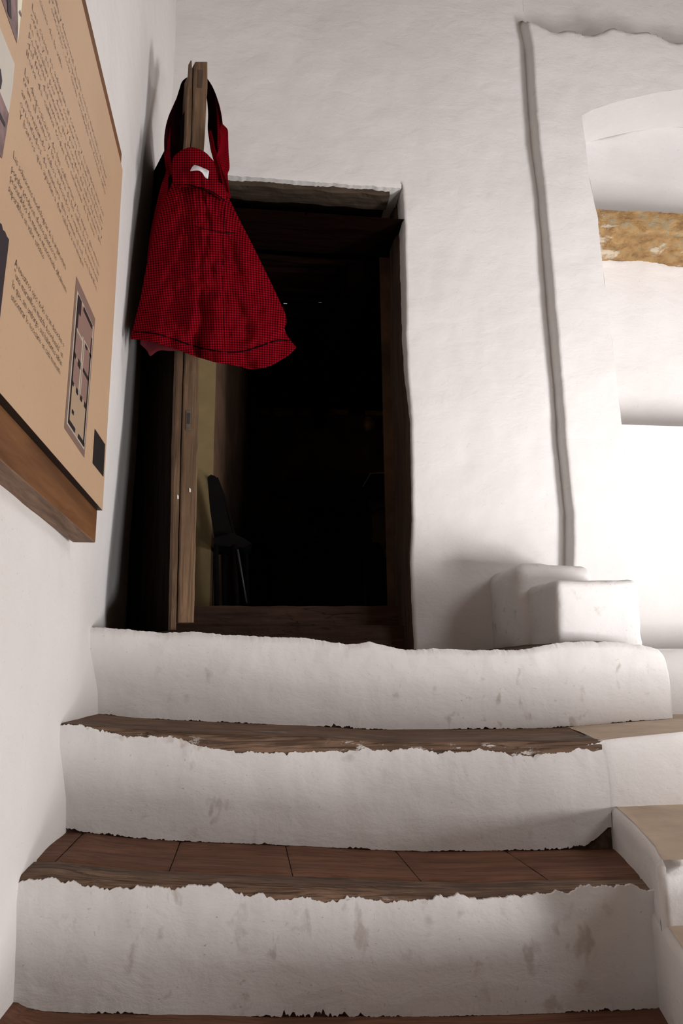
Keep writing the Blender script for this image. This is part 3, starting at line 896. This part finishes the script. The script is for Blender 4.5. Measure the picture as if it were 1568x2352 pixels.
# gathered waistband and upper flap
Lw = [(396, 396), (397, 415), (402, 430)]; Rw = [(515, 425), (519, 450), (521, 466)]
Tw = [(396, 396), (425, 396), (452, 392), (464, 397), (473, 410), (495, 415), (515, 425)]
Bw = [(402, 430), (430, 428), (455, 431), (480, 440), (505, 456), (521, 466)]
gw = coons(Lw, Rw, Tw, Bw, 16, 60)
cloth('waistband', gw, lambda v, u: 2.178 - 0.045 * math.sin(math.pi * u) ** 0.7 + 0.003 * math.sin(u * 30) - 0.006 * math.sin(math.pi * v))
c = [curve([(404, 424), (430, 425), (455, 430), (482, 438), (505, 452), (518, 462)], k / 40.0) for k in range(41)]
mb = MB(); mb.grid([[at(p[0], p[1] - 1.4, 2.170 - 0.045 * math.sin(math.pi * k / 40.0) ** 0.7), at(p[0], p[1] + 1.4, 2.170 - 0.045 * math.sin(math.pi * k / 40.0) ** 0.7)] for k, p in enumerate(c)])
adopt(mb.build('waist_stitching', M_stitch), bag)
Lf = [(400, 358), (395, 375), (394, 400), (400, 420)]; Rf = [(492, 372), (500, 395), (508, 415), (514, 436)]
Tf = [(400, 358), (418, 345), (436, 339), (455, 342), (472, 351), (482, 361), (492, 372)]
Bf = [(400, 420), (440, 425), (480, 432), (514, 436)]
gf = coons(Lf, Rf, Tf, Bf, 26, 50)
cloth('upper_flap', gf, lambda v, u: 2.205 - 0.04 * math.sin(math.pi * u) ** 0.6 - 0.006 * math.sin(u * 19) * v + 0.01 * (1 - v) * 0)
lab = [[(437, 391), (441, 384), (446, 379), (455, 381), (466, 386), (474, 389), (480, 393)],
       [(437, 392), (444, 391), (452, 391), (460, 392), (467, 397), (473, 403), (478, 406)],
       [(440, 400), (446, 400), (453, 400), (461, 402), (468, 406), (473, 410), (477, 412)]]
o = cloth('label', lab, lambda v, u: 2.154 + 0.003 * math.sin(u * 9) - 0.002 * v, mat=M_lab, thick=0.0008); tag(o, 'crumpled white cloth label')
# strap: left and right halves meeting over the door top behind the stile
def ribbon(name, outer, inner, yo, yi, n=50, mat=None):
    gg = []
    for i in range(n + 1):
        t = i / float(n); a = curve(outer, t); b = curve(inner, t)
        gg.append([(lerp(a[0], b[0], k / 10.0), lerp(a[1], b[1], k / 10.0)) for k in range(11)])
    return cloth(name, gg, lambda v, u: lerp(lerp(yo[0], yo[1], v), lerp(yi[0], yi[1], v), u) + 0.006 * math.sin(math.pi * u), mat=mat, uvfun=lambda i, j, p: (j * 1.1, i * 0.9))
ribbon('strap', [(452, 172), (430, 178), (418, 188), (412, 205), (403, 232), (387, 268), (379, 300), (378, 330), (380, 370), (386, 398)],
       [(455, 200), (440, 205), (436, 220), (434, 245), (432, 270), (428, 300), (424, 325), (414, 345), (404, 370), (398, 405)], (2.36, 2.22), (2.42, 2.26), mat=M_strap_shade)
ribbon('strap', [(404, 229), (396, 247), (387, 268), (379, 300), (377, 330), (379, 370), (385, 400)], [(405, 233), (399, 255), (393, 280), (391, 310), (390, 340), (392, 370), (399, 402)], (2.335, 2.21), (2.34, 2.215))
ribbon('strap', [(452, 172), (470, 176), (478, 184), (489, 202), (499, 228), (506, 258), (510, 284), (512, 310), (514, 350), (515, 420)],
       [(455, 200), (468, 205), (474, 220), (477, 245), (478, 268), (477, 295), (480, 320), (484, 345), (492, 375), (505, 425)], (2.36, 2.22), (2.42, 2.25), mat=M_strap_shade)
ribbon('strap', [(496, 220), (503, 240), (508, 262), (511, 284), (513, 310), (515, 350), (516, 420)], [(493, 222), (496, 240), (498, 262), (499, 284), (499, 310), (500, 345), (508, 410)], (2.33, 2.215), (2.335, 2.215))
ribbon('strap', [(509, 283), (516, 290), (523, 299), (524, 320), (525, 350), (527, 385), (523, 400), (525, 425), (530, 455)],
       [(503, 300), (506, 315), (504, 335), (500, 350), (496, 362), (502, 380), (507, 400), (512, 425), (518, 450)], (2.24, 2.19), (2.21, 2.17))
ribbon('strap', [(479, 300), (482, 318), (484, 335), (487, 352), (493, 372), (500, 392), (510, 412), (520, 440)],
       [(484, 300), (490, 325), (494, 345), (500, 358), (506, 375), (512, 395), (520, 415), (526, 442)], (2.225, 2.175), (2.215, 2.17))
ribbon('back_fold', [(384, 386), (378, 405), (372, 420), (364, 450), (355, 490), (345, 540), (338, 600)],
       [(395, 393), (386, 410), (386, 430), (384, 450), (370, 490), (358, 530), (345, 590)], (2.235, 2.235), (2.225, 2.225))

# ---------------------------------------------------------------- information board on the left wall
XP = -0.328
board_ = thing('information_board', (-0.36, 1.1, 1.9))
tag(board_, 'tan printed information board in a brown wooden frame on the left wall', 'board')
tl = atx(281, 405, XP); bl = atx(235, 1172, XP)
yR = (tl.y + bl.y) / 2; zT = atx(285, 405, XP).z; zB = bl.z
YL = 0.30
XF = XP - 0.014           # front plane of the timber frame behind the print
M_fram = wood('varnished_oak', (0.12, 0.048, 0.017), (0.20, 0.092, 0.036), 'y', 9, rough=0.55, crack=0.1, bumpd=0.001)
M_framend = wood('raw_oak', (0.15, 0.088, 0.055), (0.30, 0.20, 0.14), 'y', 12, rough=0.8, crack=0.5, bumpd=0.002)
M_blackedge = plain('black_board_edge', (0.012, 0.009, 0.009), 0.5, 0.1)
zf_bot = atx(232, 1258, XF).z
zf_top = atx(188, 0, XF).z * 0 + zT + 0.028
yF = yR + 0.012
mb = MB(); mb.box(-0.392, XF, YL, yF, zB - 0.09 + 0.0, zB + 0.05)
mb.v = [(x, y, z if z > zB else zf_bot) for x, y, z in mb.v]
o = adopt(mb.build('frame_rail', [M_fram, M_framend], bevel=0.002), board_)
for p in o.data.polygons:
    if p.normal.z < -0.5: p.material_index = 1
mb = MB(); mb.box(-0.392, XF, YL, yR + 0.05, zT - 0.02, zT + 0.085); adopt(mb.build('frame_rail', M_fram, bevel=0.002), board_)
mb = MB(); mb.box(-0.392, XF - 0.001, yF - 0.07, yF - 0.001, zB + 0.02, zT + 0.05); adopt(mb.build('frame_stile', M_fram), board_)
mb = MB(); mb.box(XF, XP - 0.0005, YL, yR, zB, zT); adopt(mb.build('board_edge', M_blackedge), board_)
def print_mat():
    m, nt, b = newmat('printed_tan_laminate')
    v = coord(nt)
    n = noi(nt, v, 3, 3); s = noi(nt, v, 160, 2, 0.6)
    col = mix(nt, ramp(nt, n, [(0.3, 0), (0.7, 1)]), (0.48, 0.325, 0.205), (0.52, 0.355, 0.225))
    col = mix(nt, ramp(nt, s, [(0.62, 0), (0.7, 0.35)]), col, (0.36, 0.24, 0.165))
    nt.links.new(col, b.inputs['Base Color']); b.inputs['Roughness'].default_value = 0.42
    b.inputs['Specular IOR Level'].default_value = 0.35
    return m
mb = MB(); mb.quad((XP, YL, zB), (XP, yR, zB), (XP, yR, zT), (XP, YL, zT))
adopt(mb.build('printed_face', print_mat()), board_)
M_ink = plain('brown_black_ink', (0.035, 0.022, 0.02), 0.5, 0.05, bmp=0)
M_inkl = plain('violet_brown_ink', (0.15, 0.10, 0.09), 0.5, 0.05, bmp=0)
texts = [
 ((90, 4), (143, 163), 'casas de la villa.', 2),
 ((99, -40), (241, 448), 'y su entorno, con casas encaladas que forman calles', 2),
 ((105, -44), (243, 435), 'La arquitectura popular nace de la necesidad de vivir,', 2),
 ((111, -48), (244, 414), 'sencilla y funcional, hecha con los materiales del lugar', 2),
 ((72, 18), (237, 498), 'Las casas se adaptan al terreno y se agrupan unas con', 2),
 ((69.5, 36), (235, 515), 'otras, y se levantan con muros de piedra y de barro que', 2),
 ((67, 60), (234, 530), 'se encalan por dentro y por fuera, con pocos huecos y', 2),
 ((65, 80), (233, 550), 'pequeñas ventanas que protegen del calor del verano y', 2),
 ((62, 102), (231, 564), 'del frío del invierno, dejando pasar una luz suave que', 2),
 ((59, 124), (217, 546), 'llena de calma todas las estancias de la casa.', 2),
 ((55, 168), (227, 616), 'La disposición de las cubiertas y los muros que mues-', 1),
 ((52, 187), (226, 635), 'tran el ritmo y la sombra de las calles, los rincones, las', 1),
 ((48, 214), (224, 650), 'armonizando cubos adosados, rompiendo la monotonía', 1),
 ((45, 239), (222, 670), 'orientados de manera que toman el sol, con ladrillos,', 1),
 ((43, 267), (192, 618), 'Y barros que ayudan a dar calidez a su imagen.', 1),
 ((29, 361), (150, 621), 'Las soluciones morfológicas de la arquitectura', 0),
 ((25, 392), (129, 601), 'popular producen efectos plásticos no', 0),
 ((22, 414), (152, 675), 'pretendidos de manera intencionada, difícilmente', 0),
 ((18, 437), (101, 600), 'superables en valor estético.', 0),
 ((33, 609), (146, 799), 'A nuestros ojos, todo es un desorden o', 0),
 ((31, 634), (143, 823), '"una maravillosa mezcla desordenada" en', 0),
 ((27, 659), (141, 842), 'la que, sin embargo, sus habitantes sabían', 0),
 ((24, 685), (139, 864), 'encontrar lo necesario en cada momento.', 0)]
mbs = {k: MB() for k in range(6)}
para = [0] * 4 + [1] * 6 + [2] * 5 + [3] * 4 + [4] * 4
dg = None
for ti, (a, b, s, kk) in enumerate(texts):
    cu = bpy.data.curves.new('txt', 'FONT'); cu.body = s; cu.size = 1.0; cu.resolution_u = 1; cu.offset = -0.012
    ob = bpy.data.objects.new('txt', cu); COL.objects.link(ob)
    bpy.context.view_layer.update()
    me = bpy.data.meshes.new_from_object(ob)
    A = atx(a[0], a[1], XP); B = atx(b[0], b[1], XP)
    wd_ = max(v.co.x for v in me.vertices)
    hz = 0.0175 if kk < 2 else 0.016
    t = mbs[para[ti]]; n = len(t.v)
    for v in me.vertices:
        q = v.co.x / wd_
        t.v.append((XP + 0.0007, lerp(A.y, B.y, q), lerp(A.z, B.z, q) + v.co.y * hz))
    for p in me.polygons: t.f.append(tuple(n + i for i in p.vertices)); t.mi.append(0)
    bpy.data.objects.remove(ob); bpy.data.curves.remove(cu); bpy.data.meshes.remove(me)
for k in range(5): adopt(mbs[k].build('printed_paragraph', M_ink if k > 2 else M_inkl), board_)
# printed plan of a house
def pl(px, py, off=0.0005): 
    p = atx(px, py, XP); p.x += off; return p
C4 = [(178, 676), (212.5, 752), (191, 1027), (154.5, 971)]
def st(s, t, off=0.0012):
    x = (1 - s) * (1 - t) * C4[0][0] + s * (1 - t) * C4[1][0] + s * t * C4[2][0] + (1 - s) * t * C4[3][0]
    y = (1 - s) * (1 - t) * C4[0][1] + s * (1 - t) * C4[1][1] + s * t * C4[2][1] + (1 - s) * t * C4[3][1]
    return pl(x, y, off)
M_pink = plain('plan_room_tint', (0.238, 0.144, 0.119), 0.5, 0.06, bmp=0)
M_haloo = plain('plan_border_tint', (0.194, 0.122, 0.097), 0.5, 0.06, bmp=0)
M_pline = plain('plan_pale_line', (0.446, 0.382, 0.317), 0.5, 0.03, bmp=0)
M_sand = plain('plan_court_tint', (0.36, 0.259, 0.173), 0.5, 0.05, bmp=0)
mb = MB()
def sq(s0, t0, s1, t1, mi, off): mb.quad(st(s0, t1, off), st(s1, t1, off), st(s1, t0, off), st(s0, t0, off), mi)
sq(-0.16, -0.10, 1.10, 1.07, 0, 0.0005)
sq(-0.06, -0.015, 1.05, 1.015, 1, 0.0008)
sq(0.0, 0.0, 1.0, 1.0, 2, 0.0011)
for s0, t0, s1, t1 in [(0.03, 0.02, 0.97, 0.24), (0.03, 0.27, 0.40, 0.45), (0.03, 0.47, 0.40, 0.66), (0.60, 0.24, 0.97, 0.43), (0.60, 0.46, 0.97, 0.66)]:
    sq(s0, t0, s1, t1, 3, 0.0014)
for s0, t0, s1, t1 in [(0.42, 0.22, 0.48, 0.68), (0.53, 0.22, 0.58, 0.68), (0.0, 0.245, 0.42, 0.262), (0.0, 0.455, 0.3, 0.465), (0.58, 0.222, 1, 0.232)]:
    sq(s0, t0, s1, t1, 1, 0.0017)
for s0, t0, s1, t1 in [(0.0, 0.0, 0.22, 0.12), (0.0, 0.12, 0.10, 0.24), (0.36, 0.0, 0.94, 0.035), (0.0, 0.24, 0.05, 0.99), (0.93, 0.1, 0.98, 1.0), (0.62, 0.235, 0.75, 0.26), (0.9, 0.235, 1.0, 0.26),
                       (0.0, 0.44, 0.14, 0.475), (0.28, 0.435, 0.44, 0.49), (0.60, 0.435, 0.97, 0.465), (0.0, 0.66, 0.14, 0.69), (0.30, 0.66, 0.42, 0.70), (0.56, 0.66, 0.68, 0.70), (0.82, 0.66, 0.95, 0.70),
                       (0.16, 0.86, 0.27, 0.89), (0.0, 0.965, 0.42, 1.0), (0.62, 0.965, 1.0, 1.0)]:
    sq(s0, t0, s1, t1, 4, 0.0020)
adopt(mb.build('printed_plan', [M_haloo, M_pline, M_sand, M_pink, M_blackedge]), board_)
mb = MB(); mb.poly([pl(x, y, 0.001) for x, y in [(217, 985), (240.5, 1021), (236.5, 1095), (212, 1064)]][::-1]); adopt(mb.build('printed_square', M_blackedge), board_)
# printed photographs along the left border
M_ph1 = plain('photo_violet_brown', (0.20, 0.13, 0.13), 0.4, 0.5, 30, bmp=0)
M_ph2 = plain('photo_grey_wall', (0.52, 0.49, 0.43), 0.4, 0.06, 6, bmp=0)
M_ph3 = plain('photo_pale_door', (0.72, 0.70, 0.55), 0.4, 0.05, 6, bmp=0)
M_ph4 = plain('photo_black', (0.02, 0.015, 0.02), 0.4, 0.3, 20, bmp=0)
def decal(name, polys, mats):
    mb = MB()
    for k, (pts, mi) in enumerate(polys): mb.poly([pl(x, y, 0.0006 + 0.0003 * k) for x, y in pts][::-1], mi)
    return adopt(mb.build(name, mats), board_)
decal('printed_photo', [([(-30, -70), (3, 0), (38, 100), (44, 0), (52, -70)], 0), ([(40, -70), (38.5, 20), (40, 60), (38.5, 96), (41, 85), (46, 40), (50, 0), (55, -60)], 1), ([(41, 28), (44, 22), (48, 34), (47, 40), (43, 34)], 0), ([(12, -30), (22, -20), (24, 45), (16, 30)], 2)], [M_ph1, M_ph3, M_ph4])
decal('printed_photo', [([(-25, 5), (0, 66), (33, 148), (28, 200), (4, 360), (-25, 300)], 0), ([(-30, 150), (0, 215), (14, 250), (19, 262), (12, 310), (3, 365), (-30, 300)], 1), ([(-6, 150), (0, 160), (3, 185), (0, 205), (-6, 200)], 2), ([(-30, 210), (0, 262), (10, 285), (9, 292), (-30, 225)], 2)], [M_ph2, M_ph1, M_ph4])
decal('printed_photo', [([(-40, 480), (-5, 508), (3, 515), (6, 528), (11, 532), (15, 543), (20, 550), (16, 585), (8, 650), (-2, 740), (-40, 700)], 0)], [M_ph4])

# ---------------------------------------------------------------- dark room behind the doorway
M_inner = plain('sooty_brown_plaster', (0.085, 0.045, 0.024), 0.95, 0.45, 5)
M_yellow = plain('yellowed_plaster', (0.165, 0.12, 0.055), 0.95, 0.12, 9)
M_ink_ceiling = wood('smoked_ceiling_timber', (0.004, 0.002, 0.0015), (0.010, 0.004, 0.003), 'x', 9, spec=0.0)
ZF, ZCl, YBk = 1.56, 3.36, 5.25
mb = MB()
mb.quad((-0.55, 3.32, ZF), (-0.155, 3.32, ZF), (-0.155, 3.32, ZCl + 0.1), (-0.55, 3.32, ZCl + 0.1), 1)
mb.quad((-0.155, 3.32, ZF), (0.062, YBk, ZF), (0.062, YBk, ZCl + 0.1), (-0.155, 3.32, ZCl + 0.1), 0)
mb.quad((-0.42, 2.8, ZF), (-0.42, 3.33, ZF), (-0.42, 3.33, 4.2), (-0.42, 2.8, 4.2), 0)
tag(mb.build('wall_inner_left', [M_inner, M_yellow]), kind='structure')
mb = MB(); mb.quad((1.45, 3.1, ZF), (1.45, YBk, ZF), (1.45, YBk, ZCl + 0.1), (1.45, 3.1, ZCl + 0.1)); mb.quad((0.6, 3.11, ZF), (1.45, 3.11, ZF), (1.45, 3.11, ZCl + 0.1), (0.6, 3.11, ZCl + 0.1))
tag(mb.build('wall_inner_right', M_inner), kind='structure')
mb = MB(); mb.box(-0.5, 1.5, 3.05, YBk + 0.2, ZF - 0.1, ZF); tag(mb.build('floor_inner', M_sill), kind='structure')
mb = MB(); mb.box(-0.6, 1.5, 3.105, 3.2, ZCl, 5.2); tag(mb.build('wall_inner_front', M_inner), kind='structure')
# back wall with the black hearth opening
h0 = at(694, 1132, YBk); h1 = at(862, 1132, YBk)
hz1 = at(780, 1128, YBk).z
mb = MB()
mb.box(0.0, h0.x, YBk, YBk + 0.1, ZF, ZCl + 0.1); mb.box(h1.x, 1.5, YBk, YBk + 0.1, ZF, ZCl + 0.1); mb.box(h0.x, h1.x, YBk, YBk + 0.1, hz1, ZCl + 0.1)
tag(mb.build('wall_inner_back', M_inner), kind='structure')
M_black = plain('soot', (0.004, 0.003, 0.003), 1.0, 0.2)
hearth = thing('fireplace', (0.65, YBk, ZF)); tag(hearth, 'sooty black fireplace opening under a sloped hood in the dark room', 'fireplace')
mb = MB(); mb.quad((h0.x, YBk + .02, ZF), (h0.x, YBk + 0.5, ZF), (h0.x, YBk + 0.5, hz1), (h0.x, YBk + .02, hz1)); mb.quad((h1.x, YBk + .02, ZF), (h1.x, YBk + .5, ZF), (h1.x, YBk + .5, hz1), (h1.x, YBk + .02, hz1))
mb.quad((h0.x, YBk + .5, ZF), (h1.x, YBk + .5, ZF), (h1.x, YBk + .5, hz1), (h0.x, YBk + .5, hz1)); mb.quad((h0.x, YBk, hz1), (h1.x, YBk, hz1), (h1.x, YBk + .5, hz1), (h0.x, YBk + .5, hz1))
adopt(mb.build('firebox', M_black), hearth)
p0, p1, p2, p3 = at(620, 1130, 5.0), at(868, 1128, 5.0), at(850, 1088, 5.0), at(660, 1098, 5.0)
mb = MB(); b_ = Vector((0, 0.25, 0)); mb.quad(p0, p1, p2, p3); mb.quad(p0 + b_, p3 + b_, p2 + b_, p1 + b_)
for a, b in ((p0, p1), (p1, p2), (p2, p3), (p3, p0)): mb.quad(b, a, a + b_, b + b_)
adopt(mb.build('hood', plain('sooty_hood', (0.012, 0.007, 0.005), 0.95, 0.3)), hearth)
# row of bricks along the top of the back wall
M_brick = plain('dull_brick', (0.15, 0.07, 0.03), 0.95, 0.3, 30)
M_brick2 = plain('ochre_brick', (0.30, 0.17, 0.055), 0.95, 0.3, 30)
course = thing('brick_ledge', (0.5, 5.2, at(700, 950, 5.2).z)); tag(course, 'row of dull bricks high on the back wall of the dark room', 'brick ledge')
for (a, b, k, y0, y1) in [(598, 617, 0, 938, 955), (628, 677, 0, 938, 954), (685, 744, 0, 936, 953), (753, 800, 1, 932, 951), (838, 880, 1, 938, 952), (884, 915, 0, 940, 953)]:
    q0, q1 = at(a, y1, 5.16), at(b, y0, 5.16)
    mb = MB(); mb.box(q0.x, q1.x, 5.16, 5.26, q0.z, q1.z)
    adopt(mb.build('brick', M_brick2 if k else M_brick, bevel=0.004), course)
# ceiling of smoked sticks with pinholes of daylight between them
holes = [(703, 491, 4, 6), (803, 650, 5, 3), (735, 694, 7, 2.5), (655, 697, 8, 1.5), (884, 547, 8, 1.5)]
ZC_ = ZCl
ys = [3.15 + 0.0465 * k for k in range(48)]
hw = []
for (x, y, w_, h_) in holes:
    a = atz(x - w_ / 2, y, ZC_); b = atz(x + w_ / 2, y, ZC_); c1 = atz(x, y - h_ / 2, ZC_); c2 = atz(x, y + h_ / 2, ZC_)
    hw.append((a.x, b.x, min(c1.y, c2.y), max(c1.y, c2.y)))
mb = MB()
xcuts = sorted(set([-0.6, 1.5] + [v for h in hw for v in h[:2]])); ycuts = sorted(set([3.11, 5.4] + [v for h in hw for v in h[2:]]))
for x0, x1 in zip(xcuts, xcuts[1:]):
    for y0, y1 in zip(ycuts, ycuts[1:]):
        cx, cy = (x0 + x1) / 2, (y0 + y1) / 2
        if any(h[0] < cx < h[1] and h[2] < cy < h[3] for h in hw): continue
        mb.quad((x0, y0, ZC_), (x0, y1, ZC_), (x1, y1, ZC_), (x1, y0, ZC_))
o = ceil_in = mb.build('ceiling_inner', M_ink_ceiling); tag(o, kind='structure')
for k, y in enumerate(ys):
    if k % 2: continue
    if any(h[2] - 0.025 < y < h[3] + 0.025 for h in hw): continue
    mb = MB(); mb.tube([(lerp(-0.5, 1.45, i / 10.0), y + 0.004 * math.sin(i * 2 + k), ZC_ - 0.012 + 0.003 * math.sin(i + k)) for i in range(11)], 0.016, 8)
    mb.build('ceiling_stick', M_ink_ceiling, ceil_in, smooth=True)
beam_x0 = at(756, 700, 3.9).x; beam_x1 = at(800, 700, 3.9).x
mb = MB(); mb.box(beam_x0, beam_x1, 3.12, 5.3, ZC_ - 0.13, ZC_ - 0.03)
mb.build('ceiling_beam', M_ink_ceiling, ceil_in, bevel=0.01)
# chair with a tall back
M_chair = plain('black_stained_wood', (0.004, 0.003, 0.003), 0.8, 0.3, spec=0.05)
M_steel = plain('dull_blue_metal', (0.05, 0.055, 0.06), 0.45, 0.2, metallic=0.3)
YCh = 3.2
cz = at(520, 1385, YCh).z
chair = thing('chair', (0.0, YCh, ZF)); tag(chair, 'dark wooden chair with a tall leaning back just inside the doorway on the left', 'chair')
def pp(x, y, Y=YCh): return at(x, y, Y)
def slab(name, pts, Y, d, mat, root):
    f = [at(x, y, Y) for x, y in pts]; bk_ = [p + Vector((0, d, 0)) for p in f]
    mb = MB(); mb.poly(f); mb.poly(bk_[::-1])
    for i in range(len(f)):
        j = (i + 1) % len(f); mb.quad(f[j], f[i], bk_[i], bk_[j])
    return adopt(mb.build(name, mat, bevel=0.003), root)
slab('backrest', [(476, 1096), (484, 1090), (495, 1094), (503, 1108), (512, 1140), (524, 1190), (534, 1226), (505, 1240), (492, 1236), (482, 1170)], YCh, 0.035, M_chair, chair)
mb = MB(); mb.tube([pp(497, 1098, YCh + .08), pp(517, 1150, YCh + .08), pp(538, 1232, YCh + .08)], 0.008, 8); adopt(mb.build('back_rail', M_chair), chair)
slab('seat', [(490, 1236), (534, 1224), (560, 1236), (578, 1248), (560, 1258), (492, 1252)], YCh - 0.05, 0.25, M_chair, chair)
for (x0, y0, x1, y1, Y) in ((496, 1250, 500, 1400, YCh - .05), (540, 1252, 548, 1400, YCh - .05), (512, 1250, 520, 1395, YCh + .15), (564, 1252, 572, 1395, YCh + .15)):
    mb = MB(); a, b = pp(x0, y0, Y), pp(x1, y1, Y); b.z = ZF; mb.tube([a, b], 0.011 if Y < YCh else 0.010, 8)
    adopt(mb.build('leg', M_chair, smooth=True), chair)
mb = MB(); mb.tube([pp(546, 1262, YCh - .07), pp(566, 1385, YCh - .07)], 0.004, 8)
tag(mb.build('fire_poker', M_steel, smooth=True), 'thin grey metal rod leaning on the front of the dark chair', 'poker')
# round basin on a small table
Yt = 4.6
c_ = at(650, 1225, Yt); rr = (at(726, 1225, Yt).x - at(574, 1225, Yt).x) / 2
bas = thing('metal_basin', (c_.x, Yt, at(650, 1262, Yt).z)); tag(bas, 'round grey metal basin standing on the low table before the fireplace', 'basin')
zt_, zb2 = at(650, 1217, Yt).z, at(650, 1258, Yt).z
mb = MB(); mb.lathe(c_.x, Yt, [(0.001, zb2), (rr * 0.72, zb2), (rr * 0.8, zb2 + 0.01), (rr, zt_ - 0.004), (rr * 1.04, zt_), (rr * 0.97, zt_ - 0.004), (rr * 0.76, zb2 + 0.015), (0.001, zb2 + 0.012)], 36)
adopt(mb.build('bowl', M_steel, smooth=True), bas)
ln = at(738, 1222, Yt)
mb = MB(); mb.tube([(c_.x + rr, Yt, zt_ - 0.02), (c_.x + rr * 1.15, Yt, zt_ - 0.012), (c_.x + rr * 1.15, Yt, zt_ - 0.05), (c_.x + rr * 0.9, Yt, zt_ - 0.06)], 0.006, 8); adopt(mb.build('handle', M_steel, smooth=True), bas)
tb = thing('low_table', (c_.x, Yt, ZF)); tag(tb, 'small dark round table carrying the metal basin in the dark room', 'table')
mb = MB(); mb.lathe(c_.x, Yt, [(0.001, zb2 - 0.03), (rr * 1.0, zb2 - 0.03), (rr * 1.02, zb2 - 0.015), (rr * 1.0, zb2 - 0.002), (0.001, zb2 - 0.002)], 36); adopt(mb.build('tabletop', M_chair, smooth=False), tb)
for a in (0.6, 2.2, 3.8, 5.4):
    mb = MB(); mb.tube([(c_.x + rr * 0.55 * math.cos(a), Yt + rr * 0.55 * math.sin(a), zb2 - 0.03), (c_.x + rr * 0.75 * math.cos(a), Yt + rr * 0.75 * math.sin(a), ZF)], 0.016, 8); adopt(mb.build('leg', M_chair, smooth=True), tb)
# clay pots hanging high on the back wall, hood tray and ladle on the right
for (x, y, r, lab_) in ((847, 975, 17, 'dull clay pot hanging high on the inner wall, nearer the fireplace hood'), (889, 990, 15, 'dull clay pot hanging high on the inner wall, nearer the door jamb')):
    Y = 5.05; c = at(x, y, Y); R = r / FPX * Y
    pot = thing('clay_pot', (c.x, Y, c.z - R)); tag(pot, lab_, 'pot', 'clay pots on the inner wall')
    mb = MB(); mb.lathe(c.x, Y, [(0.001, c.z - R), (R * 0.5, c.z - R), (R * 0.95, c.z - R * 0.2), (R * 0.85, c.z + R * 0.5), (R * 0.55, c.z + R * 0.8), (R * 0.65, c.z + R), (R * 0.5, c.z + R * 0.95), (R * 0.45, c.z + R * 0.7)], 24)
    adopt(mb.build('body', M_brick2, smooth=True), pot)
    mb = MB(); mb.tube([(c.x + R * 0.6, Y, c.z + R * 0.9), (c.x + R * 0.2, Y + 0.05, c.z + R * 1.6), (c.x, YBk, c.z + R * 1.7)], 0.004, 6); adopt(mb.build('hanging_loop', M_chair), pot)
Ys = 4.55
sh = thing('wall_shelf', (0.95, Ys, at(870, 1085, Ys).z)); tag(sh, 'dark shelf with a thin pale edge beside the fireplace', 'shelf')
mb = MB(); mb.tube([at(833, 1118, Ys), at(851, 1087, Ys)], 0.004, 6); mb.tube([at(851, 1087, Ys), at(925, 1084, Ys)], 0.004, 6); adopt(mb.build('edge_strip', plain('worn_pale_edge', (0.25, 0.16, 0.12), 0.6)), sh)
slab('side_board', [(838, 1120), (852, 1090), (925, 1087), (925, 1120), (860, 1150)], Ys + 0.01, 0.3, M_chair, sh)
slab('apron', [(850, 1148), (905, 1126), (905, 1150), (880, 1165), (855, 1175)], Ys + 0.05, 0.1, plain('sooty_board', (0.03, 0.02, 0.013), 0.9), sh)
mb = MB(); mb.tube([at(900, 1140, 4.5), at(893, 1200, 4.5), at(885, 1262, 4.5)], [0.012, 0.016, 0.007], 8)
tag(mb.build('ladle', M_chair, smooth=True), 'dark long ladle hanging below the shelf beside the fireplace', 'ladle')
mb = MB(); q0 = at(868, 1262, 4.9)
R = 0.055; mb.lathe(q0.x - 0.01, 4.95, [(0.001, q0.z - R), (R, q0.z - R * 0.6), (R * 1.1, q0.z), (R * 0.7, q0.z + R * 0.8), (R * 0.5, q0.z + R)], 20)
mb.box(q0.x - 0.08, q0.x + 0.07, 4.88, 5.02, ZF, q0.z - R)
tag(mb.build('stove_pot', M_black, smooth=True), 'black pot on a dark stand at the right of the fireplace', 'pot')
M_clay = plain('warm_clay_wall', (0.22, 0.12, 0.05), 0.95, 0.15, 6)
mb = MB(); q0, q1 = at(861, 1386, 5.2), at(940, 1150, 5.2); mb.box(q0.x, q1.x, 5.2, 5.27, ZF, q1.z)
tag(mb.build('wall_patch_clay', M_clay), kind='structure'); bpy.data.objects['wall_patch_clay'].name = 'wall_inner_clay'
mb = MB(); q0, q1 = at(600, 1386, 5.22), at(693, 1130, 5.22); mb.box(q0.x, q1.x, 5.22, 5.27, ZF, q1.z)
tag(mb.build('wall_inner_hearth', M_inner), kind='structure')

# ---------------------------------------------------------------- rest of the stair hall, outside the frame
M_floor = plain('clay_floor', (0.24, 0.15, 0.10), 0.85, 0.2, 8)
M_rear = plain('bare_earth_render', (0.30, 0.20, 0.125), 0.95, 0.1, 4)
M_ceil = plain('old_timber_ceiling', (0.20, 0.14, 0.095), 0.9, 0.1, 4)
mb = MB(); mb.box(-0.65, 3.3, -2.6, 3.0, ZFL - 0.1, ZFL); tag(mb.build('floor', M_floor), kind='structure')
mb = MB(); mb.box(-0.65, 3.3, -2.6, 3.02, 5.2, 5.3); tag(mb.build('ceiling', M_ceil), kind='structure')
mb = MB(); mb.box(3.1, 3.3, -2.6, 3.1, ZFL, 5.2); tag(mb.build('wall_right', M_rear), kind='structure')
mb = MB()
mb.box(-0.65, 1.9, -2.6, -2.45, ZFL, 5.2); mb.box(3.05, 3.3, -2.6, -2.45, ZFL, 5.2); mb.box(1.9, 3.05, -2.6, -2.45, 0.9, 5.2)
tag(mb.build('wall_front', M_rear), kind='structure')
